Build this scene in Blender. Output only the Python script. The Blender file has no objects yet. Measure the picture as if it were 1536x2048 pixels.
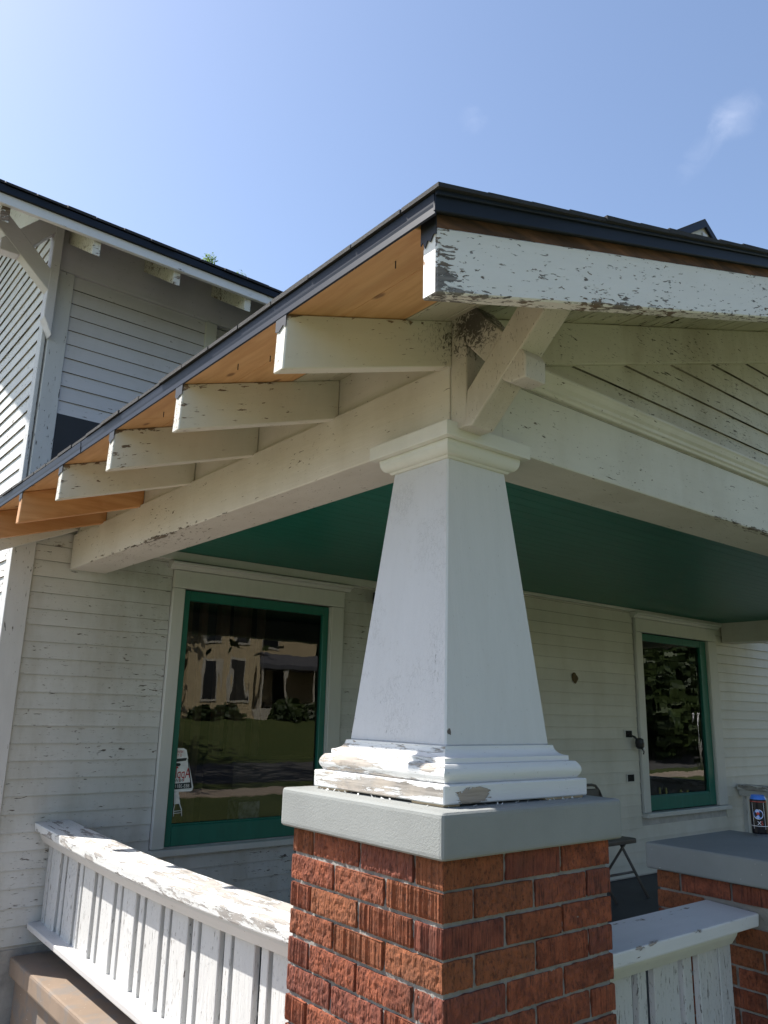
import bpy, bmesh, math, random
from mathutils import Vector, Matrix, noise as mnoise
random.seed(7)
S = bpy.context.scene
COL = S.collection
R = math.radians

# ------------------------------------------------------------------ camera
cam = bpy.data.cameras.new('camera')
cam.sensor_fit = 'AUTO'; cam.sensor_width = 36.0
cam.lens = 1585.4 / 2048 * 36.0
cam.clip_start = 0.02; cam.clip_end = 2000
camo = bpy.data.objects.new('camera', cam); COL.objects.link(camo)
YAW, PIT, ROL = 0.677524549, 0.245603972, 0.0241527916
cy, sy, cp, sp = math.cos(YAW), math.sin(YAW), math.cos(PIT), math.sin(PIT)
fw = Vector((sy*cp, cy*cp, sp)); rt = Vector((cy, -sy, 0)); up = rt.cross(fw)
c_, s_ = math.cos(ROL), math.sin(ROL)
r2 = c_*rt + s_*up; u2 = -s_*rt + c_*up
m = Matrix((r2, u2, -fw)).transposed().to_4x4()
m.translation = Vector((-1.26706550, -1.34277468, 0.376119744))
camo.matrix_world = m
S.camera = camo

# ------------------------------------------------------------------ sky, sun, exposure
SUN = Vector((-1.0, 1.4, 2.17)).normalized()
SUN_EL = math.asin(SUN.z); SUN_AZ = math.atan2(SUN.x, SUN.y)
W = bpy.data.worlds.new('World'); S.world = W; W.use_nodes = True
nt = W.node_tree; nt.nodes.clear()
wout = nt.nodes.new('ShaderNodeOutputWorld'); bg = nt.nodes.new('ShaderNodeBackground')
sky = nt.nodes.new('ShaderNodeTexSky'); sky.sky_type = 'NISHITA'; sky.sun_disc = False
sky.sun_elevation = SUN_EL; sky.sun_rotation = SUN_AZ
sky.altitude = 200; sky.air_density = 1.0; sky.dust_density = 1.1; sky.ozone_density = 2.0
bg.inputs['Strength'].default_value = 0.12
def wnode(typ, **kw):
    n = nt.nodes.new(typ)
    for k, v in kw.items(): setattr(n, k, v)
    return n
def wlink(n, i, v):
    if isinstance(v, bpy.types.NodeSocket): nt.links.new(v, n.inputs[i])
    else: n.inputs[i].default_value = v
def wmath(op, a, b=0.0, clamp=False):
    n = wnode('ShaderNodeMath', operation=op, use_clamp=clamp); wlink(n, 0, a); wlink(n, 1, b); return n.outputs[0]
wdir = nt.nodes.new('ShaderNodeTexCoord').outputs['Generated']
wno = nt.nodes.new('ShaderNodeTexNoise'); wno.inputs['Scale'].default_value = 26; wno.inputs['Detail'].default_value = 7; wno.inputs['Roughness'].default_value = .62; wno.inputs['Distortion'].default_value = .6
nt.links.new(wdir, wno.inputs['Vector'])
cloud = None
# small fair-weather wisps: bearing (degrees east of +y), elevation, half-lengths along / across, lean, density
for az, el, la, lb, lean, den in ((45.5, 40.3, .022, .018, .3, .09), (65.9, 37.85, .036, .026, .2, .115), (63.6, 36.7, .055, .018, .75, .09), (30.0, 66.0, .06, .03, .4, .6), (-150, 30, .05, .02, .2, .6), (120, 24, .07, .03, .1, .6)):
    az, el = R(az), R(el)
    d0 = Vector((math.sin(az)*math.cos(el), math.cos(az)*math.cos(el), math.sin(el)))
    e1 = Vector((math.cos(az), -math.sin(az), 0)); e2 = e1.cross(d0)
    a1 = (e1*math.cos(lean) + e2*math.sin(lean)); a2 = (e2*math.cos(lean) - e1*math.sin(lean))
    def dot(v):
        n = wnode('ShaderNodeVectorMath', operation='DOT_PRODUCT'); wlink(n, 0, wdir); n.inputs[1].default_value = v; return n.outputs['Value']
    uu = wmath('DIVIDE', dot(a1), la); vv = wmath('DIVIDE', dot(a2), lb)
    r_ = wmath('SQRT', wmath('ADD', wmath('MULTIPLY', uu, uu), wmath('MULTIPLY', vv, vv)))
    k_ = wmath('SUBTRACT', 1.0, r_, True)
    k_ = wmath('MULTIPLY', k_, wmath('GREATER_THAN', dot(d0), 0.0))
    f_ = wmath('MULTIPLY', wmath('SUBTRACT', wmath('ADD', wno.outputs[0], wmath('MULTIPLY', k_, .40)), .50, True), wmath('MULTIPLY', wmath('MINIMUM', wmath('MULTIPLY', k_, 3.0), 1.0), den*1.9))
    cloud = f_ if cloud is None else wmath('ADD', cloud, f_)
cmix = nt.nodes.new('ShaderNodeMix'); cmix.data_type = 'RGBA'
wlink(cmix, 0, wmath('MINIMUM', cloud, .35)); tint = nt.nodes.new('ShaderNodeMix'); tint.data_type = 'RGBA'; tint.blend_type = 'MULTIPLY'; tint.inputs[0].default_value = 1; tint.inputs[7].default_value = (1.06, 1.0, .965, 1)
nt.links.new(sky.outputs[0], tint.inputs[6]); nt.links.new(tint.outputs[2], cmix.inputs[6]); cmix.inputs[7].default_value = (5.2, 5.4, 6.2, 1)
nt.links.new(cmix.outputs[2], bg.inputs[0]); nt.links.new(bg.outputs[0], wout.inputs[0])
sl = bpy.data.lights.new('sun', 'SUN'); sl.energy = 4.6; sl.angle = R(0.53); sl.color = (1.0, 0.955, 0.88)
so = bpy.data.objects.new('sun', sl); COL.objects.link(so)
so.rotation_euler = SUN.to_track_quat('Z', 'Y').to_euler(); so.location = (-8, 10, 18)
S.view_settings.view_transform = 'Standard'; S.view_settings.look = 'None'
S.view_settings.exposure = 1.04; S.view_settings.gamma = 1.0; S.view_settings.use_curve_mapping = False
S.cycles.max_bounces = 8; S.cycles.diffuse_bounces = 5; S.cycles.glossy_bounces = 4; S.cycles.transparent_max_bounces = 8
S.cycles.sample_clamp_indirect = 10

# ------------------------------------------------------------------ node helpers
def newmat(name):
    mt = bpy.data.materials.new(name); mt.use_nodes = True
    t = mt.node_tree; t.nodes.clear()
    o = t.nodes.new('ShaderNodeOutputMaterial'); b = t.nodes.new('ShaderNodeBsdfPrincipled')
    t.links.new(b.outputs[0], o.inputs[0])
    return mt, t, b
def setin(t, node, key, v):
    s = node.inputs[key]
    if isinstance(v, bpy.types.NodeSocket): t.links.new(v, s)
    else:
        if isinstance(v, (tuple, list)) and len(v) == 3 and s.type == 'RGBA': v = (*v, 1)
        s.default_value = v
def N(t, typ, outk=0, props=None, **kw):
    n = t.nodes.new(typ)
    for k, v in (props or {}).items(): setattr(n, k, v)
    for k, v in kw.items(): setin(t, n, int(k[1:]) if k[0] == 'i' and k[1:].isdigit() else k.replace('_', ' '), v)
    return n.outputs[outk]
def math_(t, op, a, b=0.0, c=0.0, clamp=False):
    n = t.nodes.new('ShaderNodeMath'); n.operation = op; n.use_clamp = clamp
    setin(t, n, 0, a); setin(t, n, 1, b); setin(t, n, 2, c)
    return n.outputs[0]
def smooth(t, v, a, b, lo=0.0, hi=1.0):
    n = t.nodes.new('ShaderNodeMapRange'); n.interpolation_type = 'SMOOTHSTEP'
    setin(t, n, 0, v); n.inputs[1].default_value = a; n.inputs[2].default_value = b
    n.inputs[3].default_value = lo; n.inputs[4].default_value = hi
    return n.outputs[0]
def mixc(t, f, a, b, mode='MIX'):
    n = t.nodes.new('ShaderNodeMix'); n.data_type = 'RGBA'; n.blend_type = mode
    setin(t, n, 0, f)
    for i, v in ((6, a), (7, b)):
        if isinstance(v, (tuple, list)) and len(v) == 3: v = (*v, 1)
        setin(t, n, i, v)
    return n.outputs[2]
def pos(t): return t.nodes.new('ShaderNodeNewGeometry').outputs['Position']
def objco(t): return t.nodes.new('ShaderNodeTexCoord').outputs['Object']
def mapping(t, v, sc, loc=(0, 0, 0)):
    return N(t, 'ShaderNodeMapping', 0, None, Vector=v, Scale=sc, Location=loc)
def noise(t, v, scale, detail=4, rough=0.55, dist=0.0, out=0):
    return N(t, 'ShaderNodeTexNoise', out, None, Vector=v, Scale=scale, Detail=detail, Roughness=rough, Distortion=dist)
def bump(t, h, strength=0.5, dist=0.002, normal=None):
    n = t.nodes.new('ShaderNodeBump'); n.inputs['Strength'].default_value = strength
    n.inputs['Distance'].default_value = dist
    t.links.new(h, n.inputs['Height'])
    if normal is not None: t.links.new(normal, n.inputs['Normal'])
    return n.outputs[0]
def add(t, *vs):
    r = vs[0]
    for v in vs[1:]: r = math_(t, 'ADD', r, v)
    return r
def spot(t, p, c, rad):
    # 1 at the centre falling to 0 at the ellipsoid's surface
    v = N(t, 'ShaderNodeVectorMath', 0, {'operation': 'SUBTRACT'}, i0=p, i1=c)
    v = N(t, 'ShaderNodeVectorMath', 0, {'operation': 'DIVIDE'}, i0=v, i1=rad)
    l = N(t, 'ShaderNodeVectorMath', 1, {'operation': 'LENGTH'}, i0=v)
    return math_(t, 'SUBTRACT', 1.0, l, clamp=True)

GR = {'s': (.16, 1, 1), 'x': (.16, 1, 1), 'y': (1, .16, 1), 'z': (1, 1, .16)}
def paint(name, col=(.66, .66, .645), wood=(.27, .235, .20), peel=.66, axis='x', scale=16, crack=.5, grime=.25,
          spots=(), grad=(), dirt=(), rough=.55, relief=.0016, wood2=None, chips=.5, craze=0.0, cs=70, st=.42):
    """old oil paint: flaking patches down to weathered wood, small chips along the grain, crazing, grime"""
    mt, t, b = newmat(name)
    p = pos(t); pg = p
    if axis == 's':      # boards that follow the roof pitch
        pg = N(t, 'ShaderNodeMapping', 0, None, Vector=p, Rotation=(0, math.atan(.315), 0))
    q = mapping(t, pg, GR[axis])
    q2 = mapping(t, pg, tuple(st if g < 1 else 1 for g in GR[axis]))
    n1 = noise(t, q2, scale, 9, .68, .35)
    n2 = noise(t, p, 2.1, 3, .55)
    clus = math_(t, 'MULTIPLY', math_(t, 'SUBTRACT', n2, .5), .36)
    ex = None
    for c, r, a in spots:
        v = math_(t, 'MULTIPLY', smooth(t, spot(t, p, c, r), 0, .8), a); ex = v if ex is None else math_(t, 'ADD', ex, v)
    for g_ in grad:
        ax, a, bb, lo_ = g_[:4]; hi_ = g_[4] if len(g_) > 4 else 0.0
        s = t.nodes.new('ShaderNodeSeparateXYZ'); t.links.new(p, s.inputs[0])
        cx_ = math_(t, 'MULTIPLY_ADD', s.outputs[0], -.315, s.outputs[2]) if ax == 's' else s.outputs['xyz'.index(ax)]
        v = smooth(t, cx_, a, bb, lo_, hi_); ex = v if ex is None else math_(t, 'ADD', ex, v)
    val = math_(t, 'ADD', n1, clus)
    if ex is not None: val = math_(t, 'ADD', val, ex)
    mask = smooth(t, val, peel, peel + .010)
    # chips: short dashes along the grain, gathered in clusters
    cn = noise(t, mapping(t, pg, tuple(.21 if g < 1 else 1 for g in GR[axis])), cs, 4, .6, .45)
    cv = math_(t, 'MULTIPLY_ADD', clus, .55, cn)
    if ex is not None: cv = math_(t, 'MULTIPLY_ADD', ex, .55, cv)
    th = .745 - .085*chips
    chip = smooth(t, cv, th, th + .012)
    fine = noise(t, mapping(t, pg, tuple(.22 if g < 1 else 1 for g in GR[axis])), cs*2.4, 3, .6)
    fv = math_(t, 'MULTIPLY_ADD', clus, .4, fine)
    hair = math_(t, 'MULTIPLY', smooth(t, fv, .735 - .06*crack, .765 - .06*crack), .8)
    hurt = math_(t, 'MAXIMUM', mask, chip)
    grain = noise(t, mapping(t, pg, tuple(.05 if g < 1 else 1 for g in GR[axis])), 95, 5, .6)
    wcol = mixc(t, smooth(t, grain, .3, .7), tuple(c*.55 for c in wood), tuple(min(1, c*1.35) for c in wood))
    if wood2: wcol = mixc(t, smooth(t, noise(t, p, 9, 3), .42, .62), wcol, wood2)
    g1 = noise(t, mapping(t, p, (1, 1, .35)), 3.2, 6, .65)
    gm = smooth(t, g1, .40, .72)
    tone = t.nodes.new('ShaderNodeObjectInfo').outputs['Random']
    col_ = col; col = mixc(t, math_(t, 'MULTIPLY', tone, .55), col_, tuple(c*.84 for c in col_)); colv = col; col = col_
    pc = mixc(t, math_(t, 'MULTIPLY', gm, grime), colv, tuple(c*k for c, k in zip(col, (.60, .56, .48))))
    pc = mixc(t, math_(t, 'MULTIPLY', smooth(t, noise(t, q, 26, 5, .65), .35, .7), .10), pc, tuple(c*.6 for c in col))
    pc = mixc(t, hair, pc, tuple(c*.75 for c in wood))
    line = None
    if craze > 0:
        wob = N(t, 'ShaderNodeVectorMath', 0, {'operation': 'MULTIPLY_ADD'}, i0=noise(t, p, 60, 3, .7, out=1), i1=(.02, .02, .02), i2=mapping(t, pg, tuple(.45 if g < 1 else 1 for g in GR[axis])))
        vo = N(t, 'ShaderNodeTexVoronoi', 'Distance', {'feature': 'DISTANCE_TO_EDGE'}, Vector=wob, Scale=95.0)
        gate = smooth(t, math_(t, 'MULTIPLY_ADD', noise(t, p, 34, 3, .6), .6, noise(t, p, 4, 3, .6)), .80, .95)
        if ex is not None: gate = math_(t, 'ADD', gate, math_(t, 'MULTIPLY', ex, 3.0), clamp=True)
        line = math_(t, 'MULTIPLY', math_(t, 'MULTIPLY', smooth(t, vo, .02, .075, 1, 0), gate), craze)
        pc = mixc(t, math_(t, 'MULTIPLY', line, .55), pc, (.27, .27, .28))
    # raised paint lip just outside each loss
    lip = math_(t, 'SUBTRACT', smooth(t, val, peel - .022, peel), mask)
    pc = mixc(t, math_(t, 'MULTIPLY', math_(t, 'MAXIMUM', lip, 0.0), .35), pc, tuple(min(.86, c*1.16) for c in col))
    c = mixc(t, hurt, pc, wcol)
    for ce, r, a in dirt:
        dn = noise(t, mapping(t, p, (1, .6, .6)), 90, 6, .7, 1.4)
        d = math_(t, 'MULTIPLY', spot(t, p, ce, r), a)
        d = smooth(t, add(t, math_(t, 'MULTIPLY', d, .55), dn), .70, .86)
        c = mixc(t, math_(t, 'MULTIPLY', d, .92), c, (.03, .026, .022))
    setin(t, b, 'Base Color', c)
    setin(t, b, 'Roughness', math_(t, 'MULTIPLY_ADD', hurt, .9 - rough, rough))
    h = math_(t, 'SUBTRACT', 1.0, hurt)
    h = math_(t, 'MULTIPLY_ADD', hair, -.6, h)
    if line is not None: h = math_(t, 'MULTIPLY_ADD', line, -.8, h)
    h = math_(t, 'MULTIPLY_ADD', lip, .5, h)
    h = math_(t, 'MULTIPLY_ADD', grain, .35, h)
    h = math_(t, 'MULTIPLY_ADD', noise(t, q, 40, 5, .65), .6*(.5 + crack), h)
    setin(t, b, 'Normal', bump(t, h, .85, relief))
    return mt

def plain(name, col, rough=.6, metal=0.0, var=.12, scale=20, bmp=0.0, bscale=120, bd=.001):
    mt, t, b = newmat(name)
    p = pos(t)
    n = noise(t, p, scale, 5, .6)
    setin(t, b, 'Base Color', mixc(t, smooth(t, n, .3, .7), tuple(c*(1 - var) for c in col), tuple(min(1, c*(1 + var)) for c in col)))
    b.inputs['Roughness'].default_value = rough; b.inputs['Metallic'].default_value = metal
    if bmp: setin(t, b, 'Normal', bump(t, noise(t, p, bscale, 5, .6), bmp, bd))
    return mt

# ------------------------------------------------------------------ materials
M = {}
WHITE = (.68, .68, .665)
M['siding'] = paint('siding_paint', (.62, .62, .60), (.17, .15, .13), .695, 'x', 15, 1.1, .62, chips=.85)
M['siding_clean'] = paint('siding_paint_sound', (.67, .655, .59), (.20, .18, .155), .80, 'x', 15, .25, .28, chips=-.2)
M['siding_y'] = paint('siding_paint_side', (.68, .68, .67), (.22, .20, .18), .68, 'y', 17, .9, .2, chips=1.0)
M['siding_up'] = paint('siding_paint_upper', (.59, .575, .60), (.12, .11, .10), .74, 'x', 14, .55, .2, grad=(('z', 2.06, 2.40, .11),), chips=.35)
M['trim_z'] = paint('trim_paint', (.66, .66, .65), (.16, .145, .13), .75, 'z', 13, .4, .2)
M['corner'] = paint('corner_board_paint', (.60, .60, .605), (.14, .13, .12), .70, 'z', 15, .7, .2, chips=.9, spots=(((-.06, 3.35, 1.9), (.2, .2, .45), .07),))
M['casing'] = paint('casing_paint', (.62, .62, .585), (.3, .26, .2), .86, 'z', 12, .1, .14, chips=-1)
M['beam_y'] = paint('beam_paint', (.66, .63, .585), (.15, .12, .095), .775, 'y', 22, .8, .3,
                    spots=(((.175, 2.3, 1.13), (.03, 1.6, .026), .17), ((.24, 2.1, 1.13), (.12, 1.1, .02), .09)), dirt=(((.17, .13, 1.38), (.10, .10, .14), .5),), chips=.75, cs=95)
M['beam_x'] = paint('front_beam_paint', (.66, .65, .61), (.16, .14, .12), .81, 'x', 22, .7, .3, spots=(((1.9, .165, 1.13), (.9, .06, .022), .24),), chips=.65, cs=95)
M['gable'] = paint('gable_paint', (.62, .60, .53), (.11, .10, .08), .765, 'x', 20, 1.6, .75, chips=1.15, cs=95)
M['tail'] = paint('rafter_paint', (.66, .63, .555), (.20, .145, .105), .755, 's', 24, .8, .3,
                  grad=(('x', -.372, -.29, .13), ('s', 1.380, 1.412, 0.0, .15)), dirt=(((.20, .16, 1.40), (.26, .10, .17), .55),), chips=.8, cs=105)
M['bracket'] = paint('bracket_paint', (.58, .545, .495), (.14, .12, .10), .79, 'z', 20, 1.2, .7,
                     dirt=(((.17, .06, 1.43), (.19, .19, .18), .85),), chips=.7, cs=120)
M['barge'] = paint('barge_paint', (.80, .775, .755), (.20, .185, .18), .735, 's', 34, .75, .05,
                   spots=(((-.335, -.345, 1.22), (.075, .03, .15), .17), ((-.20, -.345, 1.20), (.32, .03, .07), .05), ((.15, -.345, 1.33), (.55, .03, .07), .05), ((1.0, -.345, 1.64), (.10, .03, .15), .07)),
                   grad=(('s', 1.2546, 1.275, .12), ('s', 1.275, 1.325, .05), ('s', 1.385, 1.402, 0.0, .15), ('x', -.350, -.325, .06)), wood2=(.17, .12, .085), relief=.0018, chips=1.2, cs=140)
M['barge_end'] = paint('barge_end_paint', (.80, .775, .74), (.30, .17, .09), .60, 'z', 40, .9, .1, wood2=(.42, .28, .18), chips=.8, cs=150)
M['soffit_old'] = paint('old_soffit_paint', (.52, .50, .40), (.05, .045, .035), .72, 'y', 17, .9, .45, spots=(((1.0, .05, 1.7), (1.7, .22, .7), .12),), chips=.8, cs=90)
M['rail_top'] = paint('rail_top_paint', (.74, .74, .72), (.31, .288, .268), .510, 'y', 26, 1.2, .08, wood2=(.40, .37, .34), relief=.002, chips=1.0, cs=110, st=.22,
                      spots=(((.2, 3.2, -.25), (.3, .35, .1), -.10), ((.29, 1.4, -.27), (.09, 1.0, .08), .04)))
M['rail_top_front'] = paint('front_rail_top_paint', (.70, .70, .71), (.30, .26, .23), .665, 'x', 14, .5, .08, chips=.35, spots=(((1.1, .15, -.27), (.7, .03, .02), .13),))
M['rail_y'] = paint('rail_paint', (.62, .61, .595), (.27, .22, .18), .69, 'y', 13, .6, .15, chips=.4, cs=100)
M['rail_x'] = paint('front_rail_paint', (.70, .70, .64), (.3, .26, .22), .78, 'x', 13, .35, .2, chips=-.2)
M['baluster'] = paint('baluster_paint', (.60, .595, .58), (.24, .22, .20), .755, 'z', 20, 1.2, .10, relief=.005, chips=1.15, cs=100)
M['shaft'] = paint('column_paint', (.68, .68, .685), (.20, .17, .15), .86, 'z', 12, .5, .10, chips=-.12, craze=.0, relief=.002, spots=(((.124, .112, .330), (.013, .03, .013), .55), ((.30, .14, .85), (.12, .08, .25), .03)), cs=140)
M['shaft_left'] = paint('column_paint_crazed', (.615, .615, .635), (.30, .29, .29), .88, 'z', 12, .35, .05, chips=-.5, craze=.42, relief=.001, spots=(((.10, .2, .35), (.3, .5, .5), .12), ((.13, .13, .6), (.1, .12, .35), .14)), cs=140)
M['shaft_cap'] = paint('capital_paint', (.68, .68, .64), (.25, .22, .2), .86, 'x', 12, .15, .18, chips=-.6)
M['plinth'] = paint('column_base_paint', (.74, .74, .735), (.30, .25, .20), .745, 'x', 14, .6, .05, chips=.1,
                    spots=(((.14, .038, .186), (.11, .03, .035), .42),), wood2=(.30, .26, .23), relief=.0022, cs=150)
M['plinth_left'] = paint('column_base_paint_weathered', (.74, .74, .73), (.33, .30, .27), .575, 'y', 42, 1.1, .05, chips=1.2,
                    spots=(((.05, .25, .19), (.06, .40, .05), .07), ((.05, .46, .243), (.04, .04, .015), .22), ((.05, .11, .243), (.04, .05, .012), .2), ((.04, .14, .20), (.04, .2, .03), .08)), wood2=(.42, .365, .31), relief=.003, cs=150, st=.10)
M['wall_core'] = plain('wall_core', (.45, .44, .42), .8)

# paint-brush plywood: new pine sheathing
def wood(name, c1, c2, axis='y', knots=True, rough=.6, streak=.5):
    mt, t, b = newmat(name)
    p = pos(t)
    st = {'x': (.12, 1, 1), 'y': (1, .12, 1), 'z': (1, 1, .12)}[axis]
    d = noise(t, p, 3, 2, out=1)
    pp = N(t, 'ShaderNodeVectorMath', 0, {'operation': 'MULTIPLY_ADD'}, i0=d, i1=(.06, .06, .06), i2=mapping(t, p, st))
    g = noise(t, pp, 34, 5, .6)
    c = mixc(t, smooth(t, g, .30, .72), c1, c2)
    big = noise(t, mapping(t, p, st), 5, 3, .55)
    c = mixc(t, math_(t, 'MULTIPLY', smooth(t, big, .45, .75), streak), c, tuple(x*.62 for x in c1))
    if knots:
        kv = t.nodes.new('ShaderNodeTexVoronoi'); kv.voronoi_dimensions = '2D' if axis == 'y' else '3D'; kv.inputs['Scale'].default_value = 5.0
        t.links.new(mapping(t, p, tuple(.55 if s_ < 1 else (1 if i_ < 2 else 0) for i_, s_ in enumerate(st)) if axis == 'y' else (.6, 0, 1), (.37, .11, .2)), kv.inputs['Vector'])
        kn = smooth(t, math_(t, 'ADD', kv.outputs['Distance'], math_(t, 'MULTIPLY', noise(t, p, 40, 3), .05)), .05, .10, 1, 0)
        c = mixc(t, math_(t, 'MULTIPLY', kn, .75), c, (.13, .045, .015))
    setin(t, b, 'Base Color', c); b.inputs['Roughness'].default_value = rough
    setin(t, b, 'Normal', bump(t, g, .35, .001))
    return mt
M['plywood'] = wood('pine_plywood', (.58, .31, .135), (.70, .42, .20), 'y')
M['new_lumber'] = wood('new_lumber', (.50, .23, .085), (.64, .34, .15), 'x')
M['bare_top'] = wood('bare_barge_wood', (.050, .028, .020), (.25, .115, .06), 'x', False, .8, .85)

def green(name, axis, k=1.0):
    mt, t, b = newmat(name); p = pos(t)
    n = noise(t, mapping(t, p, GR[axis]), 22, 5, .6)
    c = mixc(t, smooth(t, n, .3, .75), (.010*k, .175*k, .127*k), (.014*k, .215*k, .157*k))
    ch = smooth(t, noise(t, mapping(t, p, GR[axis]), 40, 5, .6), .735, .75)
    c = mixc(t, math_(t, 'MULTIPLY', ch, .7), c, (.012, .04, .035))
    setin(t, b, 'Base Color', c); b.inputs['Roughness'].default_value = .42
    setin(t, b, 'Normal', bump(t, n, .3, .001)); return mt
M['ceiling'] = green('green_ceiling_paint', 'x', .86)
M['sash'] = green('green_sash_paint', 'z', .72)

def brickmat():
    mt, t, b = newmat('rug_face_brick')
    o = objco(t); rnd = t.nodes.new('ShaderNodeObjectInfo').outputs['Random']
    off = N(t, 'ShaderNodeVectorMath', 0, {'operation': 'MULTIPLY_ADD'}, i0=N(t, 'ShaderNodeCombineXYZ', 0, None, X=rnd, Y=rnd, Z=rnd), i1=(7.3, 5.1, 9.7), i2=o)
    st = noise(t, mapping(t, off, (1, 1, .07)), 165, 3, .6)
    ro = noise(t, mapping(t, off, (1, 1, .55)), 130, 6, .8)
    big = noise(t, off, 14, 3, .6)
    wgt = smooth(t, math_(t, 'MULTIPLY_ADD', rnd, .5, big), .45, .75)
    h = N(t, 'ShaderNodeMix', 0, None, i0=wgt, i2=st, i3=ro)
    c = mixc(t, smooth(t, noise(t, off, 26, 4, .7), .3, .72), (.16, .042, .020), (.35, .100, .044))
    c = mixc(t, math_(t, 'MULTIPLY', smooth(t, rnd, .55, 1.0), .5), c, (.28, .105, .036))
    c = mixc(t, math_(t, 'MULTIPLY', smooth(t, rnd, .30, .0), .55), c, (.13, .038, .030))
    soot = smooth(t, noise(t, pos(t), 6, 4, .6), .52, .75)
    c = mixc(t, math_(t, 'MULTIPLY', soot, .35), c, (.10, .05, .03))
    c = mixc(t, math_(t, 'MULTIPLY', smooth(t, h, .50, .37), .78), c, (.055, .016, .010))
    fl = smooth(t, noise(t, off, 160, 2, .5), .76, .80)
    c = mixc(t, math_(t, 'MULTIPLY', fl, .35), c, (.36, .30, .25))
    setin(t, b, 'Base Color', c); b.inputs['Roughness'].default_value = .88
    setin(t, b, 'Normal', bump(t, h, .95, .006)); return mt
M['brick'] = brickmat()
def stone(name, col, sc=60, st=.6, bd=.002, var=.12, stains=.0, rough=.85, chips=0):
    mt, t, b = newmat(name); p = pos(t)
    n = noise(t, p, sc, 6, .7); n2 = noise(t, p, 4, 5, .6); n3 = noise(t, p, sc*2.6, 3, .6)
    c = mixc(t, smooth(t, n2, .3, .7), tuple(x*(1 - var) for x in col), tuple(x*(1 + var) for x in col))
    c = mixc(t, math_(t, 'MULTIPLY', smooth(t, n, .60, .75), .3), c, tuple(x*.55 for x in col))
    if stains: c = mixc(t, math_(t, 'MULTIPLY', smooth(t, noise(t, p, 7, 4, .65, .4), .48, .62), stains), c, (.16, .155, .15))
    if chips:
        ck = smooth(t, noise(t, p, 120, 2, .4), .765, .785)
        c = mixc(t, math_(t, 'MULTIPLY', ck, .8), c, (.72, .70, .66))
    setin(t, b, 'Base Color', c); b.inputs['Roughness'].default_value = rough
    setin(t, b, 'Normal', bump(t, add(t, n, math_(t, 'MULTIPLY', n3, .5)), st, bd)); return mt
M['mortar'] = stone('mortar', (.265, .245, .22), 150, .9, .004)
M['cap'] = stone('painted_concrete_cap', (.248, .258, .250), 170, .55, .0025, .06)
M['cap2'] = stone('painted_concrete_cap_smooth', (.225, .237, .235), 90, .25, .001, .06, chips=1)
M['ledge'] = stone('tan_painted_concrete', (.225, .165, .118), 70, .35, .0015, .1, .55, chips=1)
M['floor'] = stone('grey_porch_floor', (.055, .058, .062), 50, .25, .001, .15, rough=.6)
M['foundation'] = stone('foundation_masonry', (.36, .34, .32), 40, .7, .004, .25, .4)
M['drip'] = plain('black_metal_drip', (.017, .023, .038), .5, 0, .06, 6)
M['drip'].node_tree.nodes['Principled BSDF'].inputs['Specular IOR Level'].default_value = .16
M['roofing'] = stone('asphalt_shingle', (.028, .028, .030), 260, .9, .004, .25)
M['membrane'] = plain('black_membrane', (.014, .016, .022), .55, 0, .15, 9)
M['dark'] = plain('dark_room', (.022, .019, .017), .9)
M['void'] = plain('black_void', (.006, .006, .006), .9)
M['chair'] = plain('brown_chair_metal', (.085, .072, .062), .45, .0, .1)
M['black_plastic'] = plain('black_plastic', (.012, .012, .014), .4)
M['mud'] = stone('dried_mud', (.11, .075, .035), 120, .9, .004)
M['joint'] = plain('lap_shade_and_dirt', (.13, .115, .095), .9, 0, .85, 4.5)  # clapboard undersides: lap shadow lines painted into the colour, with joint dirt
M['shim'] = plain('bare_shim_wood', (.42, .32, .20), .8)
M['flake'] = plain('paint_flake', (.78, .78, .76), .6)

def glassmat():
    mt = bpy.data.materials.new('old_window_glass'); mt.use_nodes = True; t = mt.node_tree; t.nodes.clear()
    o = t.nodes.new('ShaderNodeOutputMaterial'); mx = t.nodes.new('ShaderNodeMixShader')
    tr = t.nodes.new('ShaderNodeBsdfTransparent'); gl = t.nodes.new('ShaderNodeBsdfGlossy')
    tr.inputs[0].default_value = (.82, .84, .83, 1); gl.inputs['Roughness'].default_value = 0.0
    fr = t.nodes.new('ShaderNodeFresnel'); fr.inputs[0].default_value = 1.5
    f = math_(t, 'MULTIPLY_ADD', fr.outputs[0], 1.3, .022, clamp=True)
    p = pos(t)
    nb = bump(t, noise(t, mapping(t, p, (1, 1, .35)), 5.5, 2, .5), .12, .006)
    t.links.new(nb, gl.inputs['Normal'])
    t.links.new(f, mx.inputs[0]); t.links.new(tr.outputs[0], mx.inputs[1]); t.links.new(gl.outputs[0], mx.inputs[2])
    t.links.new(mx.outputs[0], o.inputs[0]); return mt
M['glass'] = glassmat()

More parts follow.
